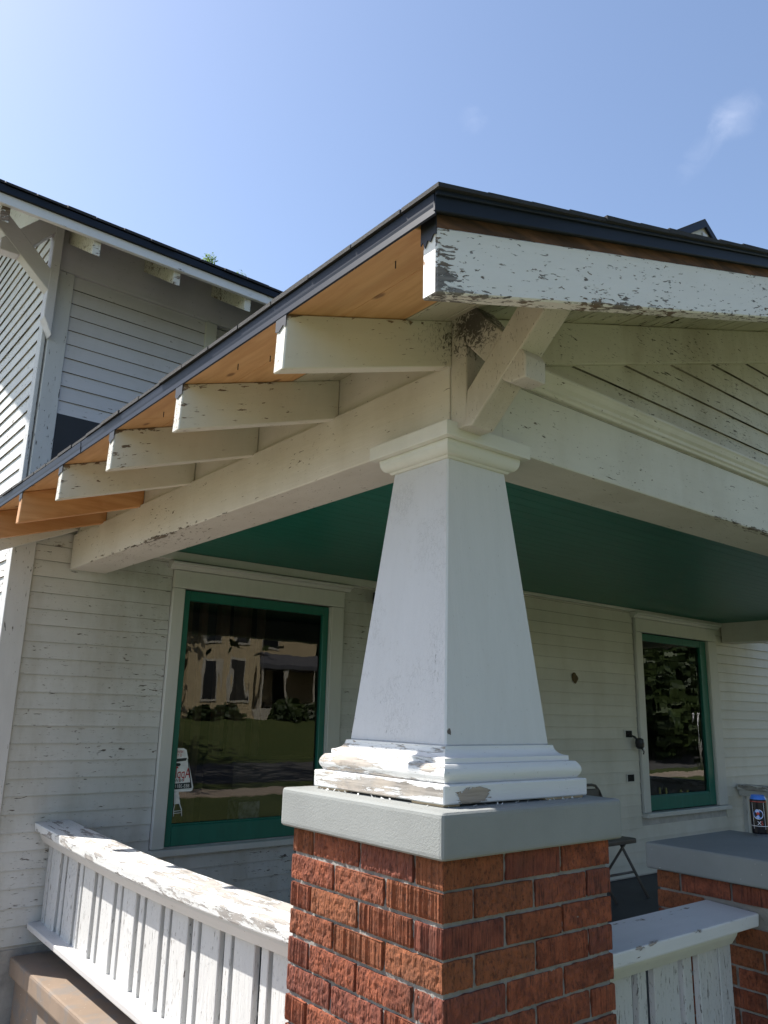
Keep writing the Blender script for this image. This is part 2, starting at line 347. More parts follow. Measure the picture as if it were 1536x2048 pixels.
# ------------------------------------------------------------------ mesh helpers
def link(o, parent=None):
    COL.objects.link(o)
    if parent is not None:
        o.parent = parent
        o.matrix_parent_inverse = world_of(parent).inverted()
    return o
WM = {}
def world_of(o):
    mtx = WM.get(o.name)
    return mtx if mtx is not None else Matrix.Identity(4)
def mk(name, verts, faces, mat, parent=None, bevel=0.0, seg=1, recenter=True, smooth_=False, props=None):
    if recenter:
        c = Vector((0, 0, 0))
        lo = Vector([min(v[i] for v in verts) for i in range(3)]); hi = Vector([max(v[i] for v in verts) for i in range(3)])
        c = (lo + hi) / 2
    else: c = Vector((0, 0, 0))
    bm = bmesh.new()
    vs = [bm.verts.new(Vector(v) - c) for v in verts]
    for f in faces:
        try: bm.faces.new([vs[i] for i in f])
        except ValueError: pass
    bmesh.ops.recalc_face_normals(bm, faces=bm.faces)
    if bevel > 0:
        es = [e for e in bm.edges if len(e.link_faces) == 2 and e.calc_face_angle(0) > .35]
        bmesh.ops.bevel(bm, geom=es, offset=bevel, segments=seg, affect='EDGES', profile=.6, clamp_overlap=True)
    me = bpy.data.meshes.new(name); bm.to_mesh(me); bm.free()
    if smooth_:
        for p in me.polygons: p.use_smooth = True
    me.materials.append(mat)
    o = bpy.data.objects.new(name, me); o.location = c
    link(o, parent); WM[o.name] = Matrix.Translation(c) if parent is None else Matrix.Translation(c)
    for k, v in (props or {}).items(): o[k] = v
    return o
BF = [(0, 1, 3, 2), (4, 6, 7, 5), (0, 4, 5, 1), (2, 3, 7, 6), (0, 2, 6, 4), (1, 5, 7, 3)]
def bv(x0, x1, y0, y1, z0, z1): return [(x, y, z) for x in (x0, x1) for y in (y0, y1) for z in (z0, z1)]
def box(name, x0, x1, y0, y1, z0, z1, mat, parent=None, bevel=.003, seg=1, **k):
    return mk(name, bv(x0, x1, y0, y1, z0, z1), BF, mat, parent, bevel, seg, **k)
def prism(name, poly, axis, a0, a1, mat, parent=None, bevel=.003, seg=1, **k):
    """poly: 2-D outline; axis x -> (y,z), y -> (x,z), z -> (x,y); extruded from a0 to a1"""
    def P(u, v, a): return {'x': (a, u, v), 'y': (u, a, v), 'z': (u, v, a)}[axis]
    n = len(poly)
    vs = [P(u, v, a0) for u, v in poly] + [P(u, v, a1) for u, v in poly]
    fs = [tuple(range(n)), tuple(range(2*n - 1, n - 1, -1))] + [(i, (i + 1) % n, n + (i + 1) % n, n + i) for i in range(n)]
    return mk(name, vs, fs, mat, parent, bevel, seg, **k)
def multi(name, parts, mat, parent=None, **k):
    vs, fs = [], []
    for pv, pf in parts:
        b0 = len(vs); vs += pv; fs += [tuple(b0 + i for i in f) for f in pf]
    return mk(name, vs, fs, mat, parent, **k)
def tube(pts, r, n=8, closed_ends=True):
    pts = [Vector(p) for p in pts]; vs, fs = [], []
    for i, p in enumerate(pts):
        d = (pts[min(i + 1, len(pts) - 1)] - pts[max(i - 1, 0)]).normalized()
        a = d.orthogonal().normalized() if i == 0 else (a_prev - d*a_prev.dot(d)).normalized()
        a_prev = a; b = d.cross(a); rr = r[i] if isinstance(r, (list, tuple)) else r
        for k in range(n):
            th = 2*math.pi*k/n; vs.append(tuple(p + a*rr*math.cos(th) + b*rr*math.sin(th)))
    for i in range(len(pts) - 1):
        for k in range(n): fs.append((i*n + k, i*n + (k + 1) % n, (i + 1)*n + (k + 1) % n, (i + 1)*n + k))
    if closed_ends: fs += [tuple(range(n - 1, -1, -1)), tuple((len(pts) - 1)*n + k for k in range(n))]
    return vs, fs
def thing(name, label, cat, loc=(0, 0, 0), group=None):
    o = bpy.data.objects.new(name, None); o.location = loc; o.empty_display_size = .2
    COL.objects.link(o); WM[o.name] = Matrix.Translation(Vector(loc))
    o['label'] = label; o['category'] = cat
    if group: o['group'] = group
    return o
def tag(o, label, cat, group=None):
    o['label'] = label; o['category'] = cat
    if group: o['group'] = group
    return o
def struct(o, label=None):
    o['kind'] = 'structure'
    if label: o['label'] = label
    return o
def text_verts(txt, size, mirror=False):
    cu = bpy.data.curves.new('t', 'FONT'); cu.body = txt; cu.size = size; cu.resolution_u = 3
    ob = bpy.data.objects.new('t', cu); COL.objects.link(ob)
    dg = bpy.context.evaluated_depsgraph_get(); dg.update()
    me = ob.evaluated_get(dg).to_mesh()
    vs = [(-v.co.x if mirror else v.co.x, v.co.y) for v in me.vertices]; fs = [tuple(p.vertices) for p in me.polygons]
    ob.evaluated_get(dg).to_mesh_clear()
    bpy.data.objects.remove(ob); bpy.data.curves.remove(cu)
    return vs, fs

# ------------------------------------------------------------------ ground and setting
GZ = -1.38
def grassmat():
    mt, t, b = newmat('lawn_grass'); p = pos(t)
    n = noise(t, p, .7, 6, .65); n2 = noise(t, p, 30, 4, .7)
    c = mixc(t, smooth(t, n, .3, .7), (.075, .105, .022), (.15, .165, .045))
    c = mixc(t, smooth(t, n2, .35, .7), tuple([.05, .075, .015]), c)
    setin(t, b, 'Base Color', c); b.inputs['Roughness'].default_value = .9
    setin(t, b, 'Normal', bump(t, n2, .8, .03)); return mt
M['grass'] = grassmat()
M['bounce_path'] = stone('brown_bounce_path', (.20, .155, .125), 25, .6, .006, .2)
M['path'] = stone('tan_gravel_drive', (.46, .37, .28), 30, .5, .004, .15)
M['road'] = stone('worn_asphalt', (.12, .115, .11), 40, .5, .004, .2)
struct(mk('ground', [(-300, -300, GZ), (300, -300, GZ), (300, 300, GZ), (-300, 300, GZ)], [(0, 1, 2, 3)], M['grass']))
struct(box('side_bounce_path', -3.6, -.02, -1.6, 14, GZ - .02, GZ + .012, M['bounce_path'], bevel=0))  # unseen ground strip, added to bounce warm light onto left faces and soffit
struct(box('road', -120, 120, -15.5, -9.5, GZ - .02, GZ + .010, M['road'], bevel=0))
struct(box('driveway', 12, 15.4, -9.4, 14, GZ - .02, GZ + .014, M['path'], bevel=0))
struct(box('footpath', -120, 120, -8.2, -6.9, GZ - .02, GZ + .018, M['path'], bevel=0))
struct(mk('far_lawn', [(-80, -17, GZ + .006), (120, -17, GZ + .006), (120, -23, -.1), (-80, -23, -.1), (-80, -60, .1), (120, -60, .1)], [(0, 1, 2, 3), (3, 2, 5, 4)], M['grass']))

# porch slab
struct(box('porch_floor', .45, 6.9, .05, 3.34, -1.30, -.92, M['floor'], bevel=.004))
struct(box('porch_curb', .107, .447, .62, 3.335, -.977, -.89, M['ledge'], bevel=.012, seg=2))
struct(box('porch_foundation', .146, .445, .62, 3.33, GZ - .1, -.979, M['ledge'], bevel=0))

# ------------------------------------------------------------------ the house
YW = 3.36; YR = 2.85; XJ = 3.0; XA = -.137
house = thing('house', 'old white clapboard house with peeling paint and green window sashes behind the porch', 'house', (3, 6, GZ))
# light-tight cores
box('wall', XA + .02, XJ, YW + .02, YW + .10, -.9, 3.25, M['wall_core'], house, 0)
bpy.data.objects.remove(bpy.data.objects['wall'])
def wall_core_x(x0, x1, y, z0, z1, holes):
    """thin wall behind the boards with window openings"""
    parts = []; xs = sorted({x0, x1, *[h[0] for h in holes], *[h[1] for h in holes]})
    for a, b in zip(xs, xs[1:]):
        zz = [(z0, z1)]
        for h in holes:
            if a >= h[0] - 1e-6 and b <= h[1] + 1e-6:
                zz = [q for p_, r_ in zz for q in ((p_, min(r_, h[2])), (max(p_, h[3]), r_)) if q[1] - q[0] > 1e-4]
        for p, q in zz: parts.append((bv(a, b, y, y + .09, p, q), BF))
    return multi('wall', parts, M['wall_core'], house)
H1 = (.89, 2.05, -.44, 1.10); H2 = (5.13, 6.29, -.43, 1.14); H3 = (.975, 1.75, 1.95, 2.96)
wall_core_x(XA + .02, XJ + .02, YW + .016, -.95, 3.40, [H1, H3])
wall_core_x(XJ + .02, 9.4, YR + .016, -.95, 3.40, [H2])
box('wall', XJ - .0, XJ + .09, YR + .02, YW + .05, -.95, 1.36, M['siding_clean'], house, .002)
prism('wall', [(YW + .11, -.95), (10.2, -.95), (10.2, 3.1), (6.55, 5.15), (YW + .11, 3.28)], 'x', XA + .017, XA + .10, M['wall_core'], house, 0)
box('wall', 9.3, 9.39, YR + .11, 10.2, -.95, 4.0, M['wall_core'], house, 0)
box('wall', XA + .02, 9.39, 10.1, 10.19, -.95, 3.1, M['wall_core'], house, 0)
box('foundation', XA + .02, 9.36, YW + .012, 10.15, GZ - .2, -.86, M['foundation'], house, .01)
# interior behind the glass
def room(x0, x1, y0, y1, z0, z1):
    o = mk('room', bv(x0, x1, y0, y1, z0, z1), [BF[0], BF[1], BF[3], BF[4], BF[5]], M['dark'], house)
    return o
room(.4, 2.8, YW + .107, 6.5, -.9, 1.6); room(4.6, 6.9, YR + .107, 6, -.9, 1.6); room(.8, 2.6, YW + .107, 5.5, 1.7, 3.1)
M['curtain'] = plain('brown_curtain', (.09, .055, .035), .9, 0, .3, 5)
for i in range(7):
    x = 1.0 + i*.17
    mk('curtain', tube([(x, 4.3, -.8), (x + .01, 4.3, .4), (x, 4.3, 1.5)], .035 + .02*(i % 3), 8)[0], tube([(x, 4.3, -.8), (x + .01, 4.3, .4), (x, 4.3, 1.5)], .05, 8)[1], M['curtain'], house)

def clap(parent, axis, fixed, a0, a1, z0, z1, mat, out=-1, poly=None):
    """one lapped board: thin at the top, thick and slightly wavy at its lower edge"""
    n = max(2, int((a1 - a0)/.35) + 1)
    vs, fs = [], []
    jit = random.uniform(-.0022, .0022)
    for i in range(n + 1):
        a = a0 + (a1 - a0)*i/n
        w = .0020*mnoise.noise(Vector((a*2.1, z0*13, fixed*3))) + jit
        tz = .0014*mnoise.noise(Vector((a*1.3, z0*9, 5)))
        lip = .0155 + tz*1.4; up_ = .004
        ring = [(lip, z0 + w), (lip - .0015, z0 + w + .004), (up_, z1 + .012), (0, z1 + .012), (0, z0 + w)]
        for o_, z in ring:
            f = fixed + out*o_
            vs.append((a, f, z) if axis == 'x' else (f, a, z))
    for i in range(n):
        for k in range(5):
            fs.append((i*5 + k, i*5 + (k + 1) % 5, (i + 1)*5 + (k + 1) % 5, (i + 1)*5 + k))
    fs += [(0, 1, 2, 3, 4), tuple(n*5 + k for k in (4, 3, 2, 1, 0))]
    o = mk('clapboard', vs, fs, mat, parent)
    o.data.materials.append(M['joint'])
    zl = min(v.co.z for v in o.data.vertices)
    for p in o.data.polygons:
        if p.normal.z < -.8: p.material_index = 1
    return o
E_ = .0915
def rows(z_anchor, zlo, zhi):
    k = math.ceil((zlo - z_anchor)/E_ - .3)
    out = []
    while z_anchor + k*E_ < zhi - .01:
        out.append((z_anchor + k*E_, min(z_anchor + (k + 1)*E_, zhi))); k += 1
    return out
def runs(x0, x1, z0, z1, holes):
    segs = [(x0, x1)]
    for h in holes:
        if z1 > h[2] + .004 and z0 < h[3] - .004:
            ns = []
            for a, b in segs:
                if h[0] > a: ns.append((a, min(b, h[0])))
                if h[1] < b: ns.append((max(a, h[1]), b))
            segs = [s for s in ns if s[1] - s[0] > .01]
    return segs
C1 = (.815, 2.155, -.485, 1.265); C2 = (5.03, 6.45, -.465, 1.30)
for z0, z1 in rows(.25, -.86, 1.33):
    for a, b in runs(-.028, 2.98, z0, z1, [C1]):
        if b - a > 1.2 and random.random() < .5:      # a butt joint somewhere along the run
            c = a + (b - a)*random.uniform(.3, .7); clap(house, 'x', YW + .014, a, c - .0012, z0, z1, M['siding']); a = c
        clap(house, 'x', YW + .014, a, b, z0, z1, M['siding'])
for z0, z1 in rows(2.048, 2.048, 2.955):
    for a, b in runs(-.006, 3.2, z0, z1, [(.892, 1.9, 1.9, 3.0)]):
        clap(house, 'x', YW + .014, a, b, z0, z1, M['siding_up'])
for z0, z1 in rows(.008, -.9, 1.30):
    for a, b in runs(XJ - .01, 9.35, z0, z1, [C2]):
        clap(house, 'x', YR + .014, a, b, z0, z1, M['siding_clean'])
for z0, z1 in rows(.25, -.86, 5.0):
    y1 = 10.1
    if z1 > 3.05: y1 = 10.1 - (z1 - 3.05)/.59
    y0 = YW + .012
    if z1 > 3.26: y0 = YW + .012 + (z1 - 3.26)/.59
    if z1 > 3.30: y0 = max(YW + .012, YW + .012 + (z0 - 3.20)/.59 - .1)
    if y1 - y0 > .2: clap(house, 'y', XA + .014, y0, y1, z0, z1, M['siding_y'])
# corner boards
box('corner_board', XA - .012, -.026, YW - .014, YW + .006, -.86, 1.345, M['corner'], house, .003)
box('corner_board', XA - .010, XA + .012, YW + .008, YW + .10, -.86, 3.2, M['corner'], house, .003)
box('corner_board', -.116, -.008, YW - .014, YW + .006, 1.36, 2.962, M['corner'], house, .003)
box('corner_board', XJ - .012, XJ + .08, YR - .012, YR + .012, -.9, 1.30, M['casing'], house, .003)
box('frieze_board', -.116, 4.2, YW - .018, YW + .012, 2.964, 3.33, M['siding_up'], house, .003)
box('flashing_membrane', -.008, 2.8, YW - .004, YW + .010, 1.36, 2.052, M['membrane'], house, .001)
box('wall_molding', .37, 2.99, YW - .03, YW + .010, 1.272, 1.328, M['casing'], house, .006, 2)
box('wall_molding', 3.02, 6.59, YR - .03, YR + .010, 1.302, 1.328, M['casing'], house, .006, 2)

def window(Y, cx0, cx1, sx0, sx1, gx0, gx1, sz0, sz1, gz0, gz1, head, sill0, label):
    w = bpy.data.objects.new('window', None); w.location = ((cx0 + cx1)/2, Y, sz0); COL.objects.link(w)
    w.parent = house; w.matrix_parent_inverse = world_of(house).inverted(); WM[w.name] = Matrix.Translation(w.location); w['label'] = label
    f = -.022
    box('casing', cx0, sx0 - .004, Y + f, Y + .012, sill0 + .04, sz1 + .006, M['casing'], w, .004)
    box('casing', sx1 + .006, cx1, Y + f, Y + .012, sill0 + .04, sz1 + .006, M['casing'], w, .004)
    box('head_casing', cx0, cx1, Y + f - .002, Y + .012, sz1 + .008, head - .042, M['casing'], w, .004)
    prism('drip_cap', [(Y + .01, head - .040), (Y - .030, head - .040), (Y - .045, head - .018), (Y - .072, head - .010), (Y - .072, head + .004), (Y + .01, head + .012)], 'x', cx0 - .035, cx1 + .045, M['casing'], w, .002)
    box('sill', cx0 - .012, cx1 + .012, Y - .055, Y + .05, sill0, sill0 + .038, M['casing'], w, .005)
    box('jamb', sx1 - .002, sx1 + .004, Y - .015, Y + .07, sz0, sz1, M['casing'], w, .001)
    d0, d1 = Y + .004, Y + .045
    sp_ = [(bv(sx0, gx0, d0, d1, sz0, sz1), BF), (bv(gx1, sx1 - .003, d0, d1, sz0, sz1), BF),
           (bv(gx0, gx1, d0 + .001, d1, sz0, gz0), BF), (bv(gx0, gx1, d0 + .001, d1, gz1, sz1), BF)]
    multi('sash', sp_, M['sash'], w, bevel=.004)
    box('glazing_bead', gx0, gx1, Y + .012, Y + .028, gz0, gz0 + .010, M['sash'], w, .002)
    mk('pane', [(gx0 - .005, Y + .030, gz0 - .005), (gx1 + .005, Y + .030, gz0 - .005), (gx1 + .005, Y + .030, gz1 + .005), (gx0 - .005, Y + .030, gz1 + .005)], [(0, 1, 2, 3)], M['glass'], w)
    return w
window(YW, .820, 2.150, .905, 2.036, .950, 1.985, -.437, 1.092, -.322, 1.030, 1.255, -.484, 'large left window with green sash, reflecting a yellow house')
window(YR, 5.045, 6.440, 5.145, 6.276, 5.157, 6.165, -.415, 1.120, -.300, 1.055, 1.292, -.463, 'right window with green sash, reflecting trees and lawn')
w3 = box('casing', .892, .975, YW - .012, YW + .012, 1.9, 2.962, M['casing'], house, .003)
multi('window', [(bv(.985, 1.7, YW + .03, YW + .06, 2.90, 2.955), BF), (bv(.985, 1.7, YW + .036, YW + .066, 2.86, 2.885), BF), (bv(.985, 1.03, YW + .031, YW + .06, 1.96, 2.9), BF)], M['wall_core'], house, bevel=.003)
mk('pane', [(.98, YW + .075, 1.95), (1.72, YW + .075, 1.95), (1.72, YW + .075, 2.96), (.98, YW + .075, 2.96)], [(0, 1, 2, 3)], M['glass'], house)

# main roof: eave along the front, gable over the left wall
XV = -1.05; SL = .59
def zr(y): return 2.985 + SL*(y - 2.80)      # deck underside
ridge = 6.55
RP = [(2.79, zr(2.79)), (ridge, zr(ridge)), (10.31, zr(2.79)), (10.31, zr(2.79) + .05), (ridge, zr(ridge) + .06), (2.79, zr(2.79) + .048)]
prism('roof', RP, 'x', XV, 9.9, M['roofing'], house, .004)
# painted soffit boards under the overhang
ys = [2.83, 2.96, 3.09, 3.22, 3.36]
for a, b in zip(ys, ys[1:]):
    prism('soffit_board', [(a + .001, zr(a) - .018), (b - .001, zr(b) - .018), (b - .001, zr(b) - .001), (a + .001, zr(a) - .001)], 'x', XV + .02, 9.8, M['siding_up'], house, .002)
prism('soffit_board', [(3.365, zr(3.365) - .018), (ridge, zr(ridge) - .018), (ridge, zr(ridge) - .001), (3.365, zr(3.365) - .001)], 'x', XV + .02, XA + .0, M['siding_y'], house, .002)
box('fascia', XV, 9.8, 2.80, 2.826, 2.925, 2.984, paint('fascia_paint', (.72, .72, .74), (.10, .09, .09), .70, 'x', 18, .55, .1), house, .003)
box('drip_edge', XV - .01, 9.9, 2.782, 2.789, 2.982, 3.022, M['drip'], house, .001)
def shingle_lip(x0, x1, y, z):
    vs, fs = [], []
    n = int((x1 - x0)/.16)
    for i in range(n):
        a = x0 + (x1 - x0)*i/n; b = x0 + (x1 - x0)*(i + 1)/n - .006
        d = random.uniform(-.006, .006); h = random.uniform(0, .006)
        k = len(vs); vs += bv(a, b, y - .018 + d, y + .30, z + .002, z + .014 + h); fs += [tuple(k + i_ for i_ in f) for f in BF]
    return vs, fs
v_, f_ = shingle_lip(XV, 9.9, 2.79, 3.034)
for i, v in enumerate(v_): v_[i] = (v[0], v[1], v[2] + (v[1] - 2.79)*SL)
mk('shingle_course', v_, f_, M['roofing'], house)
for x in [-.072 + .4875*i for i in range(-2, 18)]:
    prism('rafter_tail', [(2.832, 2.842), (YW - .02, 3.152), (YW - .02, zr(YW - .02) - .02), (2.832, zr(2.832) - .02)], 'x', x, x + .044, M['tail'], house, .002)
prism('rake_trim', [(YW + .012, zr(YW) - .16), (ridge, zr(ridge) - .17), (ridge, zr(ridge) - .02), (YW + .012, zr(YW) - .02)], 'x', XA - .028, XA - .004, M['siding_y'], house, .003)
# verge board and the X bracket on the left wall
prism('verge_board', [(2.80, zr(2.80) - .16), (ridge, zr(ridge) - .16), (10.3, zr(2.80) - .16), (10.3, zr(2.80)), (ridge, zr(ridge) - .004), (2.80, zr(2.80) - .004)], 'x', XV, XV + .04, M['siding_y'], house, .003)
br = bpy.data.objects.new('roof_bracket', None); br.location = (-.2, YW, 2.9); COL.objects.link(br); br.parent = house
br.matrix_parent_inverse = world_of(house).inverted(); WM[br.name] = Matrix.Translation(br.location)
prism('leg', [(-.118, 2.49), (-.118, 3.30), (-.172, 3.30), (-.172, 2.60), (-.150, 2.56)], 'y', YW - .085, YW + .004, M['siding_up'], br, .004)
prism('brace', [(-.165, 2.765), (-.165, 2.905), (-.62, 3.335), (-.70, 3.265)], 'y', YW - .083, YW + .000, M['siding_up'], br, .004)
prism('brace', [(-.168, 3.166), (-.168, 3.285), (-.245, 3.235), (-.46, 3.00), (-.46, 2.93), (-.355, 2.93)], 'y', YW - .080, YW - .003, M['siding_up'], br, .004)
# cross gable that shows above the porch roof
gd = bpy.data.objects.new('gable_dormer', None); gd.location = (7.2, 3.1, 4); COL.objects.link(gd); gd.parent = house
gd.matrix_parent_inverse = world_of(house).inverted(); WM[gd.name] = Matrix.Translation(gd.location)
PX, PZ, DS = 7.22, 6.42, .66
prism('wall', [(PX - 3, PZ - .08 - 3*DS), (PX, PZ - .08), (PX + 2.6, PZ - .08 - 2.6*DS), (PX + 2.6, 2.9), (PX - 3, 2.9)], 'y', 3.0, 3.1, M['siding_clean'], gd, 0)
for xw in (PX - 2.98, PX + 2.5): box('wall', xw, xw + .08, 3.102, 6.95, 2.9, PZ - .10 - abs(xw - PX + .04)*DS - .02, M['siding_clean'], gd, 0)
prism('wall', [(PX - 2.9, PZ - .12 - 2.9*DS), (PX, PZ - .12), (PX + 2.5, PZ - .12 - 2.5*DS), (PX + 2.5, 2.9), (PX - 2.9, 2.9)], 'y', 6.86, 6.94, M['siding_clean'], gd, 0)
prism('roof', [(PX - 3.3, PZ - .07 - 3.3*DS), (PX, PZ - .07), (PX + 2.9, PZ - .07 - 2.9*DS), (PX + 2.9, PZ - 2.9*DS), (PX, PZ), (PX - 3.3, PZ - 3.3*DS)], 'y', 2.96, 7.0, M['roofing'], gd, .003)
prism('verge_trim', [(PX - 3.3, PZ - .12 - 3.3*DS), (PX, PZ - .12), (PX + 2.9, PZ - .12 - 2.9*DS), (PX + 2.9, PZ - .02 - 2.9*DS), (PX, PZ - .02), (PX - 3.3, PZ - .02 - 3.3*DS)], 'y', 2.955, 2.972, M['drip'], gd, .002)
box('king_post', PX - .05, PX + .05, 2.976, 2.998, PZ - 1.2, PZ - .2, M['corner'], gd, .003)

# ------------------------------------------------------------------ porch roof
XR = 3.48; PS = .315
def zd(x): return 1.297 + PS*((x if x < XR else 2*XR - x) + .367)   # deck underside
porch = thing('porch_roof', 'low gabled front porch roof with exposed rafter tails, peeling white barge board and black drip edge', 'porch roof', (3.48, 1.6, GZ))
XE = -.372; XE2 = 2*XR - XE
# beams
box('beam', .175, .385, .168, YW - .012, 1.130, 1.335, M['beam_y'], porch, .005, 2)
box('beam', .387, 6.573, .165, .395, 1.131, 1.345, M['beam_x'], porch, .005, 2)
box('beam', .178, .385, .163, .166, 1.132, 1.333, M['beam_x'], porch, .001)
box('beam', 6.575, 6.785, .168, YR - .012, 1.130, 1.335, M['beam_y'], porch, .005, 2)
box('blocking', .192, .22, .165, YW - .01, 1.337, 1.50, M['beam_y'], porch, .002)
box('blocking', 6.74, 6.768, .165, YR - .01, 1.337, 1.50, M['beam_y'], porch, .002)
# green board ceiling: grooved strips
gv, gf = [], []
y = .397
while y < YW - .02:
    k = len(gv); y2 = min(y + .083, YW - .012)
    gv += bv(.387, 6.573, y, y2 - .0022, 1.329, 1.35); gf += [tuple(k + i for i in f) for f in BF]; y = y2
gv += bv(.387, 6.573, .397, YW - .012, 1.334, 1.355); gf += [tuple(len(gv) - 8 + i for i in f) for f in BF]
mk('ceiling', gv, gf, M['ceiling'], porch)
# rafter tails
tails = [.161, .7265, 1.262, 1.809, 2.369, 2.872]
for i, yt in enumerate(tails):
    mt_ = M['tail'] if i < 4 else M['new_lumber']
    pl = [(-.374, 1.152), (.19, 1.152 + .316*.564), (.19, zd(.19) - .001), (-.370, zd(-.370) - .001)]
    t_ = prism('rafter_tail', pl, 'y', yt, yt + .044, mt_, porch, .003)
    if i >= 4: t_['label'] = 'new unpainted rafter tail'
    prism('rafter_tail', [(2*XR - a, b) for a, b in pl], 'y', yt, yt + .044, M['tail'], porch, .003)
    if i < 5:   # ragged strip of roofing felt lapped over the tail's end
        prism('roofing_felt', [(yt - .001, zd(XE) - .001), (yt + .045, zd(XE) - .001), (yt + .045, 1.268 - random.uniform(0, .012)), (yt + .03, 1.262 - random.uniform(0, .01)), (yt + .012, 1.270 - random.uniform(0, .012)), (yt - .001, 1.262)], 'x', -.3738, -.3722, M['membrane'], porch, 0)
prism('ledger_board', [(-.40, 1.10), (.19, 1.36), (.19, 1.43), (-.40, 1.20)], 'y', YW - .055, YW - .016, M['beam_x'], porch, .003)
# deck: new plywood strip at the eave, old painted boards above
for (a, b) in ((-.3695, -.205), (-.203, .004)):
    for (p, q) in ((-.300, 1.13), (1.133, 2.35), (2.353, YW)) if a < -.25 else ((-.300, .52), (.523, 1.74), (1.743, YW)):
        prism('plywood_sheet', [(a, zd(a)), (b, zd(b)), (b, zd(b) + .014), (a, zd(a) + .014)], 'y', p, q, M['plywood'], porch, .001)
x = .006
while x < XR - .02:
    b = min(x + .136, XR)
    for y0, y1 in ((-.300, YW),):
        jz = random.uniform(-.002, .001)
        prism('roof_board', [(x + .002, zd(x) + jz), (b - .002, zd(b) + jz), (b - .002, zd(b) + .016), (x + .002, zd(x) + .016)], 'y', y0, y1, M['soffit_old'], porch, .002)
    x = b
prism('roof_deck', [(XE + .004, zd(XE) + .016), (XR, zd(XR) + .016), (XE2 - .004, zd(XE) + .016), (XE2 - .004, zd(XE) + .040), (XR, zd(XR) + .040), (XE + .004, zd(XE) + .040)], 'y', -.350, YW - .005, M['roofing'], porch, 0)
prism('roof_board', [(XR + .01, zd(XR + .01)), (XE2 - .006, zd(XE)), (XE2 - .006, zd(XE) + .014), (XR + .01, zd(XR) + .012)], 'y', -.300, YW, M['soffit_old'], porch, 0)
# drip edge
def drip_left(xs, sgn):
    prism('drip_edge', [(xs, zd(XE) - .001), (xs + sgn*.004, zd(XE) - .003), (xs - sgn*.001, zd(XE) + .020), (xs - sgn*.003, zd(XE) + .040), (xs + sgn*.06, zd(XE + .06) + .044), (xs + sgn*.06, zd(XE + .06) + .0405), (xs + sgn*.001, zd(XE) + .0385)], 'y', -.366, 1.62, M['drip'], porch, 0)
    prism('drip_edge', [(xs - sgn*.0015, zd(XE) - .001), (xs + sgn*.003, zd(XE) - .003), (xs - sgn*.0025, zd(XE) + .020), (xs - sgn*.0045, zd(XE) + .040), (xs + sgn*.06, zd(XE + .06) + .0455), (xs + sgn*.06, zd(XE + .06) + .042), (xs, zd(XE) + .0385)], 'y', 1.60, YW + .1, M['drip'], porch, 0)
drip_left(XE - .003, 1); drip_left(XE2 + .003, -1)
prism('drip_edge', [(XE - .004, zd(XE) + .004), (XR, zd(XR) + .004), (XE2 + .004, zd(XE) + .004), (XE2 + .004, zd(XE) + .042), (XR, zd(XR) + .044), (XE - .004, zd(XE) + .042)], 'y', -.368, -.362, M['drip'], porch, .001)
prism('drip_edge', [(XE - .006, zd(XE) + .034), (XR, zd(XR) + .036), (XE2 + .006, zd(XE) + .034), (XE2 + .006, zd(XE) + .046), (XR, zd(XR) + .048), (XE - .006, zd(XE) + .046)], 'y', -.376, -.3685, M['drip'], porch, .0015)
# shingles, course by course
s = 0
L = math.hypot(1, PS)
for side in (0, 1):
    k = 0; xx = XE - .010
    while xx < XR:
        vs, fs = [], []
        y = -.385 + random.uniform(-.004, .004)
        yend = YW - .01
        first = True
        while y < yend:
            w = .165 if not first else random.uniform(.06, .16)
            y2 = min(y + w, yend); first = False
            d = random.uniform(-.005, .005); h = .006 + random.uniform(-.001, .0035)
            a = xx + d; b = min(xx + .30, XR)
            base = zd(max(a, XE)) + .042 + (a - max(a, XE))*PS
            pts = []
            for (px, pz, pt) in ((a, base + .004, h), (b, zd(b) + .043, .004)):
                X = px if side == 0 else 2*XR - px
                pts += [(X, y + .002, pz), (X, y2 - .002, pz), (X, y + .002, pz + pt + .004), (X, y2 - .002, pz + pt + .004)]
            n0 = len(vs); vs += pts
            fs += [tuple(n0 + i for i in f) for f in ((0, 1, 3, 2), (4, 6, 7, 5), (0, 4, 5, 1), (2, 3, 7, 6), (0, 2, 6, 4), (1, 5, 7, 3))]
            y = y2
        mk('shingle_course', vs, fs, M['roofing'], porch)
        xx += .135; k += 1
        if side == 1 and k > 28: break
# barge boards with the bare upper strip
def barge(sgn):
    def X(v): return v if sgn > 0 else 2*XR - v
    b0, b1 = -.350, XR - .002
    def poly(lo, hi): return [(X(b0), zd(b0) + lo), (X(b1), zd(b1) + lo), (X(b1), zd(b1) + hi), (X(b0), zd(b0) + hi)]
    o = prism('barge_board', poly(-.158, -.015), 'y', -.345, -.303, M['barge'], porch, .004)
    o.data.materials.append(M['barge_end'])
    for p in o.data.polygons:
        if abs(p.normal.x) > .8: p.material_index = 1
    o = prism('barge_board', poly(-.016, .0145), 'y', -.3430, -.304, M['bare_top'], porch, .002)
    o['label'] = 'bare dark unpainted strip along the top of the barge board'
barge(1); barge(-1)
prism('roofing_felt', [(-.346, 1.315), (-.302, 1.315), (-.302, 1.262), (-.308, 1.268), (-.314, 1.252), (-.322, 1.266), (-.330, 1.259), (-.338, 1.272), (-.346, 1.270)], 'x', -.3535, -.3512, M['membrane'], porch, 0)
for nx_, ny_ in ((-.292, .545), (-.231, .473), (-.20, .95), (-.29, 1.05), (-.30, -.16)):
    box('nail', nx_ - .001, nx_ + .001, ny_ - .001, ny_ + .001, zd(nx_) - .018, zd(nx_) + .002, M['membrane'], porch, 0)
